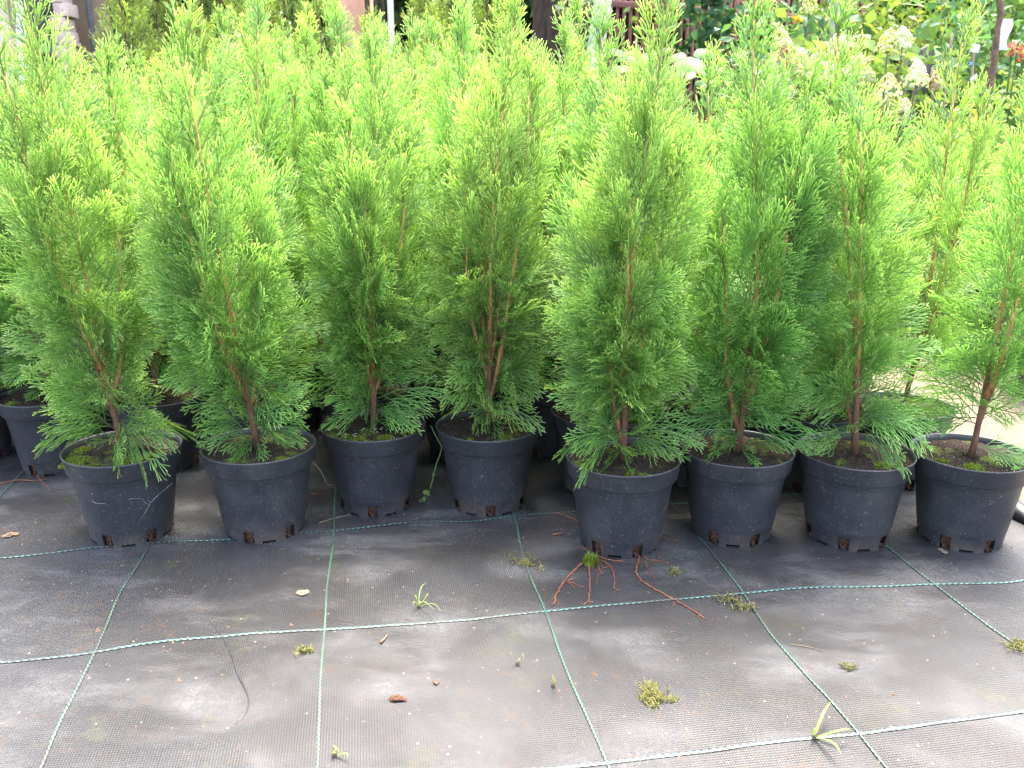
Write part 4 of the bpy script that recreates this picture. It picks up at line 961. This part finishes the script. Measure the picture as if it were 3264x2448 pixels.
# shed wall of grey boards with a brown wall behind
loc = (PXY(200, 5.0), 5.0, -.012); sh = thing('shed', 'shed wall of dark grey boards next to a brown rendered wall', 'shed', loc)
z = 0.0; zt = 2.3; k = 0; xa, xb = PXY(118, 5.0), PXY(228, 5.0)
while z < zt:
    h_ = .098; b = MB(); b.box(((xa+xb)/2-loc[0], .012+.003*(k % 2), z+h_/2+.02), (xb-xa, .028, h_-.006), None, .003); b.build('board', M['greywood'], sh); z += h_; k += 1
b = MB(); b.box(((xa+xb)/2-loc[0], -.006, atY(200, 160, 5.0)[2]+.012), (xb-xa+.01, .03, .035), None, .003); b.build('ledge', M['greypost'], sh)
b = MB(); b.box(((PXY(90, 5.1)+PXY(340, 5.1))/2-loc[0], .16, 1.15), (PXY(340, 5.1)-PXY(90, 5.1), .2, 2.3)); b.build('wall', M['brownwall'], sh)
b = MB(); xp = PXY(308, 5.0)-loc[0]; b.tube([[xp, .03, 0], [xp, .03, 2.3]], .012, 10); b.build('pipe', M['greywood'], sh, True)
b = MB(); b.box((0, .35, 2.36), (2.4, 1.2, .07)); b.build('roof', M['greywood'], sh)
# brick stack
loc = (PXY(230, 4.9), 4.9, -.012); st = thing('brick_stack', 'narrow stack of pale pink bricks against the grey boards', 'bricks', loc)
rgk = np.random.RandomState(3); me = MB().box((0, 0, 0), (.075, .12, .064), None, .004).mesh('brick'); me.materials.append(M['pinkbrick'])
for k in range(26):
    o = bpy.data.objects.new('brick', me); COL.objects.link(o); o.parent = st; o.location = (rgk.uniform(-.014, .014)+(.014 if k % 2 else 0), rgk.uniform(-.004, .004), .033+k*.0665); o.rotation_euler = (0, 0, rgk.uniform(-.05, .05))
def pole(name, label, cat, pts, Yd, rad, mat, top=2.4, n=10, group=None):
    P = np.array([atY(a, b_, Yd) for a, b_ in pts]); d = P[0]-P[1]; d = d/max(1e-6, d[2])
    P = np.vstack([P[0]+d*(top-P[0][2]), P]); e = P[-1]+(P[-1]-P[-2])/max(1e-6, abs(P[-1][2]-P[-2][2]))*max(0.01, P[-1][2]+.012); e[2] = -.02; P = np.vstack([P, e])[::-1]
    b = MB(); c = P[0].copy(); b.tube(resample(P, .06)-c, rad, n); o = b.build(name, M[mat], None, True); o.location = c; tag(o, label, cat, group); return o
pole('white_pipe', 'leaning white plastic pipe in front of the red brick pillar', 'pipe', [(60, 0), (68, 120), (76, 240)], 4.5, .021, 'whitepipe')
pole('grey_pole', 'rough grey bark pole beside the white pipe', 'pole', [(38, 0), (42, 120)], 4.7, .024, 'greybark')
loc = (PXY(15, 4.6), 4.6, -.012); o = thing('wooden_cabinet', 'orange wooden cabinet with a pale edge post', 'cabinet', loc)
vbox('panel', -120, 10, -60, 140, 4.62, .25, M['orangewood'], o, loc); vbox('edge_post', 10, 22, -60, 900, 4.6, .05, M['palewood'], o, loc); vbox('lower_panel', -120, 10, 146, 900, 4.61, .26, M['greypost'], o, loc)
loc = (PXY(90, 4.8), 4.8, -.012); o = thing('brick_pillar', 'red brick pillar between the white pipe and the grey boards', 'pillar', loc); me = MB().box((0, 0, 0), (.125, .125, .062), None, .003).mesh('brick'); me.materials.append(M['redbrick'])
for k in range(33):
    q = bpy.data.objects.new('brick', me); COL.objects.link(q); q.parent = o; q.location = (rgk.uniform(-.003, .003)-.06, 0, .032+k*.068); q.scale = (1.0, 1, 1)
b = MB(); b.box((-.06, .01, 1.12), (.10, .09, 2.24)); b.build('mortar', M['greypost'], o)
# salmon wall, dark door with a white post
loc = (PXY(1125, 7.2), 7.2, -.012); o = thing('salmon_wall', 'salmon rendered house wall far behind the golden conifers', 'wall', loc)
b = MB(); b.box((0, .1, 1.3), (PXY(1190, 7.2)-PXY(1060, 7.2), .2, 2.6)); b.build('wall', M['salmon'], o); b = MB(); b.box((0, -.01, .25), (PXY(1190, 7.2)-PXY(1060, 7.2)+.04, .24, .5), None, .01); b.build('plinth', M['greypost'], o)
loc = (PXY(1240, 5.0), 5.0, -.012); o = thing('dark_door', 'dark brown board door hung on a white post', 'door', loc)
vbox('post', 1246, 1262, -80, 760, 5.0, .035, M['whitepipe'], o, loc)
for k in range(3): vbox('board', 1170+k*25, 1194+k*25, -80, 740, 5.01, .025, M['darkbrown'], o, loc)
# thick dark tree
loc = (PXY(1795, 6.2), 6.2, -.012); o = thing('large_tree', 'thick dark-barked tree with pale leaves hanging by its trunk', 'tree', loc); rgt = np.random.RandomState(61)
b = MB(); t = np.linspace(0, 1, 26); b.tube(np.stack([.03*np.sin(t*5), .02*np.cos(t*4), -.05+2.6*t], -1), (.27-.09*t+.09*np.exp(-t*14))*(1+.03*np.sin(t*40)), 22)
b.build('trunk', M['darkbark'], o, True)
for k in range(6):
    a = k*1.05+.3; b = MB(); b.tube([[0, 0, 2.2], [math.cos(a)*.4, math.sin(a)*.4+.1, 2.7], [math.cos(a)*.9, math.sin(a)*.9+.2, 3.0+.2*rgt.rand()]], [.09, .06, .02], 8); b.build('limb', M['darkbark'], o, True)
cloud_obj('crown', 'leaf_mid', o, rgt, 4200, (0, .4, 3.0), (1.2, 1.0, .65), .085, 40)
q = atY(1840, 0, 5.7)-np.array(loc); b = MB(); b.tube([[.1, .1, 2.35], [q[0]-.1, q[1]+.1, q[2]+.38], [q[0]-.02, q[1], q[2]+.05], [q[0]+.06, q[1], q[2]-.04]], [.02, .012, .007, .003], 6); b.build('hanging_twig', M['darkbark'], o, True)
V_, T_, r_ = leaf_cloud(rgt, 46, (q[0]-.01, q[1], q[2]+.01), (.14, .06, .075), .085, 9, .4, .62, .1); link('hanging_leaves', mesh_np('hanging_leaves', V_, None, T_, attrs={'rnd': r_}), M['leaf_pale'], o)
# grey leaning post
P0, P1 = atY(1922, 0, 5.6), atY(1893, 190, 5.6); dd = (P0-P1)/(P0[2]-P1[2]); b = MB(); c = P1+dd*(-.012-P1[2]); T0 = c+dd*2.1
ang = math.atan2(dd[0], 1.0); Mx = np.array([[math.cos(ang), 0, math.sin(ang)], [0, 1, 0], [-math.sin(ang), 0, math.cos(ang)]])
b.box((c+T0)/2-c, (.098, .085, 2.12), Mx, .01); o = b.build('leaning_post', M['greypost']); o.location = c; tag(o, 'grey concrete post leaning beside the red-brown picket fence', 'post')
# red-brown picket fence receding to the right
A = atY(1880, 100, 7.0)[:2]; B = atY(2760, 100, 8.2)[:2]; fl = np.hypot(*(B-A)); fd = (B-A)/fl; ang = math.atan2(fd[1], fd[0])
fe = thing('picket_fence', 'red-brown metal picket fence with rails behind the garden', 'fence', (A[0], A[1], -.012), ang)
me = MB(); me.box((0, 0, 1.0), (.022, .016, 2.0), None, .003); me = me.mesh('picket', False); me.materials.append(M['fencered'])
k = 0
while k*.058 < fl:
    q = bpy.data.objects.new('picket', me); COL.objects.link(q); q.parent = fe; q.location = (k*.058, 0, .02+.004*math.sin(k*7.)); k += 1
for z_ in (.35, 1.60):
    b = MB(); b.box((fl/2, -.022, z_), (fl, .022, .045), None, .004); b.build('rail', M['fencered'], fe)
for x_ in (0.02, fl*.5, fl-.02): b = MB(); b.box((x_, .03, 1.05), (.05, .04, 2.1), None, .004); b.build('post', M['fencered'], fe)
# vines on the fence
rv = np.random.RandomState(12)
for j, (p0, lab) in enumerate([(2140, 'thin leafy vine tangled in the fence near the leaning post'), (2290, 'leafy green vine climbing the fence beside the garden shrubs')]):
    q = atY(p0, 60, 7.0); v_ = thing('vine', lab, 'vine', (q[0], q[1]-.02, -.012))
    cloud_obj('leaves', 'leaf_blue' if j else 'leaf_mid', v_, rv, 240 if j else 130, (0, 0, 1.5), (.3, .05, .32), .11 if j else .06, 16, .3, .75, .0)
    b = MB(); b.tube([[0, 0, -.01], [.05, -.03, .8], [-.05, .0, 1.5], [.08, 0, 2.0]], [.01, .009, .007, .003], 6); b.build('stem', M['brownbark'], v_, True)
# broad-leaved plant
loc = (PXY(2090, 4.3), 4.3, -.012); bl = thing('broad_leaved_plant', 'plant with large rounded light green leaves in front of the fence', 'plant', loc); rl = np.random.RandomState(14); b = MB()
for (a, c_, s) in [(1958, 158, .060), (1990, 170, .05), (2010, 190, .055), (2065, 170, .06), (2120, 152, .05), (2160, 175, .045), (2190, 195, .07), (2240, 168, .05), (2230, 210, .055), (2150, 215, .06), (2020, 225, .05), (2095, 215, .06), (2275, 215, .05), (1975, 215, .05), (2180, 240, .06), (2050, 250, .06), (2250, 255, .06)]:
    q = atY(a, c_, 4.3+rl.uniform(-.15, .15))-np.array(loc); n = 12; up = np.array([rl.normal(0, .25), -.55+rl.normal(0, .25), 1.]); up /= np.linalg.norm(up); e1 = np.cross(up, rl.normal(0, 1, 3)); e1 /= np.linalg.norm(e1); e2 = np.cross(up, e1); V_ = [q]
    for r_ in (.5, 1.0):
        for i in range(n):
            t_ = 2*math.pi*i/n; rr = s*r_*(1+.18*math.cos(t_)); V_.append(q+e1*rr*math.cos(t_)+e2*rr*.85*math.sin(t_)-up*s*.22*r_*r_*(1+.3*math.sin(3*t_)))
    T_ = [[0, 1+i, 1+(i+1) % n] for i in range(n)]; Q = [[1+i, 1+n+i, 1+n+(i+1) % n, 1+(i+1) % n] for i in range(n)]
    link('leaf', mesh_np('leaf', V_, Q, T_, True, {'rnd': np.full(len(V_), rl.rand())}), M['leaf_big'], bl); b.tube([[q[0]*.3, q[1]*.3, 0], [q[0]*.7, q[1]*.7, q[2]*.7], q], [.006, .004, .003], 5)
b.build('stems', M['grass'], bl, True)
# hydrangeas
def floret_head(rg, rad, hgt, n=190):
    V_ = []; rn = []; Qs = []
    for k in range(n):
        u = rg.uniform(0, 1)**.8; a = rg.uniform(0, 6.28); r = rad*(1-u**1.6)**.6*rg.uniform(.85, 1.08); p = np.array([r*math.cos(a), r*math.sin(a), (u-.3)*hgt])
        nr = np.array([math.cos(a), math.sin(a), .3+u*1.2])+rg.normal(0, .3, 3); nr /= np.linalg.norm(nr); e1 = np.cross(nr, rg.normal(0, 1, 3)); e1 /= np.linalg.norm(e1); e2 = np.cross(nr, e1); s = rg.uniform(.008, .013)
        for (x_, y_) in ((e1, e2), (e2, -e1)):
            b0 = len(V_); V_ += [p-x_*s-nr*s*.15, p+y_*s*.45+nr*s*.12, p+x_*s-nr*s*.15, p-y_*s*.45+nr*s*.12]; Qs.append([b0, b0+1, b0+2, b0+3])
        rn += [rg.rand()]*8
    return mesh_np('flower_head', V_, Qs, attrs={'rnd': rn})
rh = np.random.RandomState(15)
def hydrangea(label, pxc, Yd, heads, leaves, seed, lm='leaf_mid'):
    loc = np.array([PXY(pxc, Yd), Yd, -.012]); h = thing('hydrangea', label, 'hydrangea', tuple(loc), 0, 'hydrangeas in the garden'); rg = np.random.RandomState(seed); zt = []
    for (a, c_, rp, mt) in heads:
        q = atY(a, c_, Yd+rg.uniform(-.34, -.18))-loc; rad = rp/F*Yd; me = floret_head(rg, rad, rad*2.1); o = link('flower_head', me, M[mt], h); o.location = q; o.rotation_euler = (rg.uniform(-.3, .1), rg.uniform(-.3, .3), 0); zt.append(q[2])
        b = MB(); b.tube([[q[0]*.25, q[1]*.25, -.02], [q[0]*.75, q[1]*.7, q[2]*.6], q-np.array([0, 0, rad*.5])], [.006, .005, .003], 6); b.build('stem', M['brownbark'], h, True)
    zm = max(zt); cloud_obj('leaves', lm, h, rg, leaves, (0, 0.05, zm*.52), (.30, .22, zm*.44), .085, 30, .3, .6)
hydrangea('hydrangea with green-white and fading pink heads nearest the fence', 2520, 4.5, [(2490, 145, 30, 'fl_green'), (2498, 192, 28, 'fl_pink'), (2552, 203, 26, 'fl_green'), (2494, 285, 32, 'fl_white'), (2468, 205, 16, 'fl_white'), (2535, 225, 22, 'fl_pink')], 900, 71)
hydrangea('hydrangea with small white heads beside the grey garden post', 2690, 4.6, [(2673, 140, 26, 'fl_white'), (2716, 199, 14, 'fl_white'), (2743, 193, 13, 'fl_white'), (2650, 235, 24, 'fl_white'), (2730, 255, 26, 'fl_white'), (2596, 200, 18, 'fl_white'), (2585, 235, 18, 'fl_white')], 800, 72, 'leaf_yel')
hydrangea('hydrangea with the biggest bright white heads near the black panel', 2860, 4.4, [(2830, 146, 31, 'fl_green'), (2878, 132, 27, 'fl_white'), (2922, 250, 33, 'fl_white'), (2830, 300, 40, 'fl_white'), (2872, 362, 30, 'fl_white'), (2765, 245, 20, 'fl_green'), (2835, 350, 26, 'fl_green'), (2985, 265, 20, 'fl_pink')], 800, 73)
hydrangea('tall hydrangea with one yellowish head against the fence', 2580, 5.8, [(2580, 22, 24, 'fl_green'), (2640, -40, 24, 'fl_green')], 900, 74, 'leaf_blue')
# garden shrubs
for p_, Yd, Ht, rad, n, sz, mt, sd, lab in [
    (2700, 6.4, 1.9, .55, 2600, .075, 'leaf_mid', 81, 'dense green shrub behind the grey garden post'),
    (2860, 5.9, 1.75, .42, 2200, .06, 'leaf_yel', 82, 'yellow-green shrub with fine leaves behind the bright hydrangea'),
    (3010, 6.2, 1.95, .50, 2400, .07, 'leaf_mid', 83, 'leafy shrub with mixed light leaves behind the bamboo stakes'),
    (3130, 5.6, 1.55, .38, 1800, .075, 'leaf_blue', 84, 'blue-green shrub around the small white tags'),
    (3270, 6.1, 1.9, .5, 2200, .08, 'leaf_mid', 85, 'tall green shrub behind the white cloth'),
    (2440, 6.3, 1.5, .40, 1800, .08, 'leaf_blue', 86, 'dark blue-green shrub at the foot of the fence'),
    (2960, 5.0, .85, .42, 1300, .06, 'leaf_yel', 87, 'low yellow-green shrub around the black panel'),
    (3170, 4.9, .75, .40, 1200, .06, 'leaf_mid', 88, 'low green shrub around the bent slender trunk'),
    (2620, 5.2, .80, .45, 1300, .065, 'leaf_yel', 89, 'low pale shrub between the hydrangeas and the fence'),
    (2380, 5.2, .7, .4, 1100, .07, 'leaf_yel', 90, 'low shrub behind the broad-leaved plant'),
    (3320, 5.0, 1.0, .4, 1200, .07, 'leaf_yel', 91, 'yellow-green shrub beside the red flowers'),
    (3480, 5.6, 1.6, .5, 1500, .08, 'leaf_mid', 92, 'green shrub past the red flowers')]:
    shrub('shrub', lab, PXY(p_, Yd), Yd, Ht, rad, n, sz, mt, sd, group='garden shrubs behind the path', zc=.52)
pole('grey_garden_post', 'pale grey weathered post among the garden shrubs', 'post', [(2664, 0), (2660, 130)], 5.4, .028, 'greypost')
for i, (pts, lab) in enumerate([([(2890, 110), (2884, 330)], 'bamboo stake beside the bright white hydrangea heads'), ([(2905, 160), (2912, 300)], 'pale bamboo stake next to the black panel'), ([(3035, 105), (3025, 190)], 'pale bamboo stake in the leafy shrub'), ([(3105, 140), (3098, 250)], 'stake carrying the small white tag'), ([(2785, 130), (2780, 260)], 'dark stake between two hydrangeas'), ([(2972, 215), (2972, 300)], 'short pale stake under the low shrub')]):
    o = pole('stake', lab, 'stake', pts, 4.7, .006, 'stake', atY(pts[0][0], pts[0][1], 4.7)[2], 7, 'stakes in the garden')
def tagplate(a, c_, w_, h_, mat, lab, rot=.1, Yd=4.66):
    q = atY(a, c_, Yd); b = MB(); b.box((0, 0, 0), (w_, .004, h_), None, .0018); o = b.build('plant_tag', M[mat]); o.location = q; o.rotation_euler = (.05, rot, .1); tag(o, lab, 'tag', 'tags in the garden')
tagplate(3108, 154, .045, .036, 'white', 'white plant tag on a bamboo stake'); tagplate(2955, 107, .05, .014, 'white', 'slim white tag tilted among the shrub leaves', -.4)
tagplate(3095, 203, .016, .012, 'blue', 'small blue tag below the white plant tag'); tagplate(3057, 361, .018, .012, 'blue', 'low blue tag close to the potted thujas', .2, 4.4); tagplate(3104, 247, .04, .014, 'white', 'slanted white tag at the foot of a stake', -.7)
# black rounded panel
o = MB(); q = atY(2925, 290, 4.75); a = np.linspace(0, math.pi, 12); out = [(-.048, -.75), (.045, -.75)]+[(.045*math.cos(t_)+0, .10+.05*math.sin(t_)) for t_ in a]
n = len(out); V_ = [(x_, y_, z_) for y_ in (-.012, .012) for x_, z_ in out]; Q = [[i, (i+1) % n, n+(i+1) % n, n+i] for i in range(n)]; ctr = [(0, -.013, -.3), (0, .013, -.3)]
o.add(V_+ctr, Q, [[2*n, (i+1) % n, i] for i in range(n)]+[[2*n+1, n+i, n+(i+1) % n] for i in range(n)])
o = o.build('black_panel', M['blackplastic']); o.location = (q[0], q[1], q[2]+.06); o.rotation_euler = (0, .16, .1); tag(o, 'black round-topped plastic board standing among the hydrangeas', 'board')
# bent slender trunk
P = np.array([atY(a, c_, 4.5) for a, c_ in [(3172, -60), (3185, 0), (3192, 40), (3180, 90), (3176, 130), (3172, 175), (3168, 210), (3158, 260), (3150, 300), (3144, 340), (3138, 390)]]); e = P[-1].copy(); e[2] = -.02; e[0] -= .02; P = np.vstack([P, e])[::-1]
t_ = thing('young_tree', 'young tree with a bent slender brown trunk in the garden', 'tree', tuple(P[0])); b = MB(); Q = resample(P, .03)-P[0]; b.tube(Q, np.linspace(.017, .014, len(Q)), 8); b.build('trunk', M['brownbark'], t_, True)
rq = np.random.RandomState(33); cloud_obj('crown', 'leaf_mid', t_, rq, 700, (P[-1]-P[0])+np.array([.1, .15, .5]), (.45, .35, .35), .06, 20)
b = MB(); b.tube(Q[8:22]+np.array([.016, -.006, 0]), .006, 6); b.build('hose_tie', M['blackplastic'], t_, True)
# white cloth and red flowers
q = atY(3207, 60, 5.1); ns = 14; V_ = []
for i in range(ns):
    for j in range(9):
        x_ = (j/8-.5)*.075*(1-.15*i/ns); V_.append([x_+.010*math.sin(i*.5), .012*math.sin(j*1.6+i*.25), -.012*i])
for i in range(ns):
    for j in range(9):
        x_ = (j/8-.5)*.075*(1-.15*i/ns); V_.append([x_+.010*math.sin(i*.5), .012*math.sin(j*1.6+i*.25)+.003, -.012*i])
G = gridq(9, ns); o = link('white_cloth', mesh_np('white_cloth', V_, np.vstack([G, G[:, ::-1]+ns*9]), smooth=True), M['white']); o.location = q; tag(o, 'white cloth strip hanging beside the bent slender trunk', 'cloth')
loc = np.array([PXY(3245, 4.9), 4.9, -.012]); rf = thing('red_flower_plant', 'plant with red flowers beside the white cloth', 'flower', tuple(loc)); rr_ = np.random.RandomState(44)
for a, c_, rp in [(3228, 148, 14), (3240, 170, 15), (3258, 190, 17), (3222, 175, 10), (3270, 150, 14)]:
    w = atY(a, c_, 4.9)-loc; o = link('flower', floret_head(rr_, rp/F*4.9, rp/F*7, 30), M['fl_red'], rf); o.location = w; b = MB(); b.tube([[w[0]*.3, w[1]*.3, -.01], w*[.8, .8, .6], w], .004, 5); b.build('stem', M['grass'], rf, True)
cloud_obj('leaves', 'leaf_mid', rf, rr_, 260, (0, 0, .5), (.18, .12, .4), .06, 14)
q = atY(2541, 50, 5.0); V_, T_, r_ = leaf_cloud(rr_, 5, (0, 0, 0), (.02, .02, .02), .06, 2); o = link('orange_leaf', mesh_np('orange_leaf', V_, None, T_, attrs={'rnd': r_}), M['fl_orange']); o.location = q; tag(o, 'bright orange autumn leaf hanging in the shrubs by the fence', 'leaf')
# dark wood behind everything
rw = np.random.RandomState(55); n = 90000
p = np.stack([rw.uniform(-11, 13, n), 9.6+rw.normal(0, .5, n), rw.uniform(0, 4.0, n)], -1); p = p[vnoise(p[:, 0], p[:, 2], 17, 6, 1.2)*.5+rw.uniform(0, 1, len(p)) > .12]; n = len(p)
nr = rw.normal(0, 1, (n, 3))+[0, -.4, .6]; nr /= np.linalg.norm(nr, axis=1, keepdims=True); d = np.cross(nr, rw.normal(0, 1, (n, 3))); d /= np.linalg.norm(d, axis=1, keepdims=True); s = np.cross(nr, d); L = rw.uniform(.12, .28, (n, 1))
V_ = np.stack([p-d*L*.5, p+s*L*.3, p+d*L*.5, p-s*L*.3], 1).reshape(-1, 3)
kind(link('wood', mesh_np('wood', V_, np.arange(n*4).reshape(-1, 4), attrs={'rnd': np.repeat(rw.uniform(0, 1, n), 4)}), M['leaf_dark']), 'stuff', 'dark mass of foliage far behind the fence and the shed')
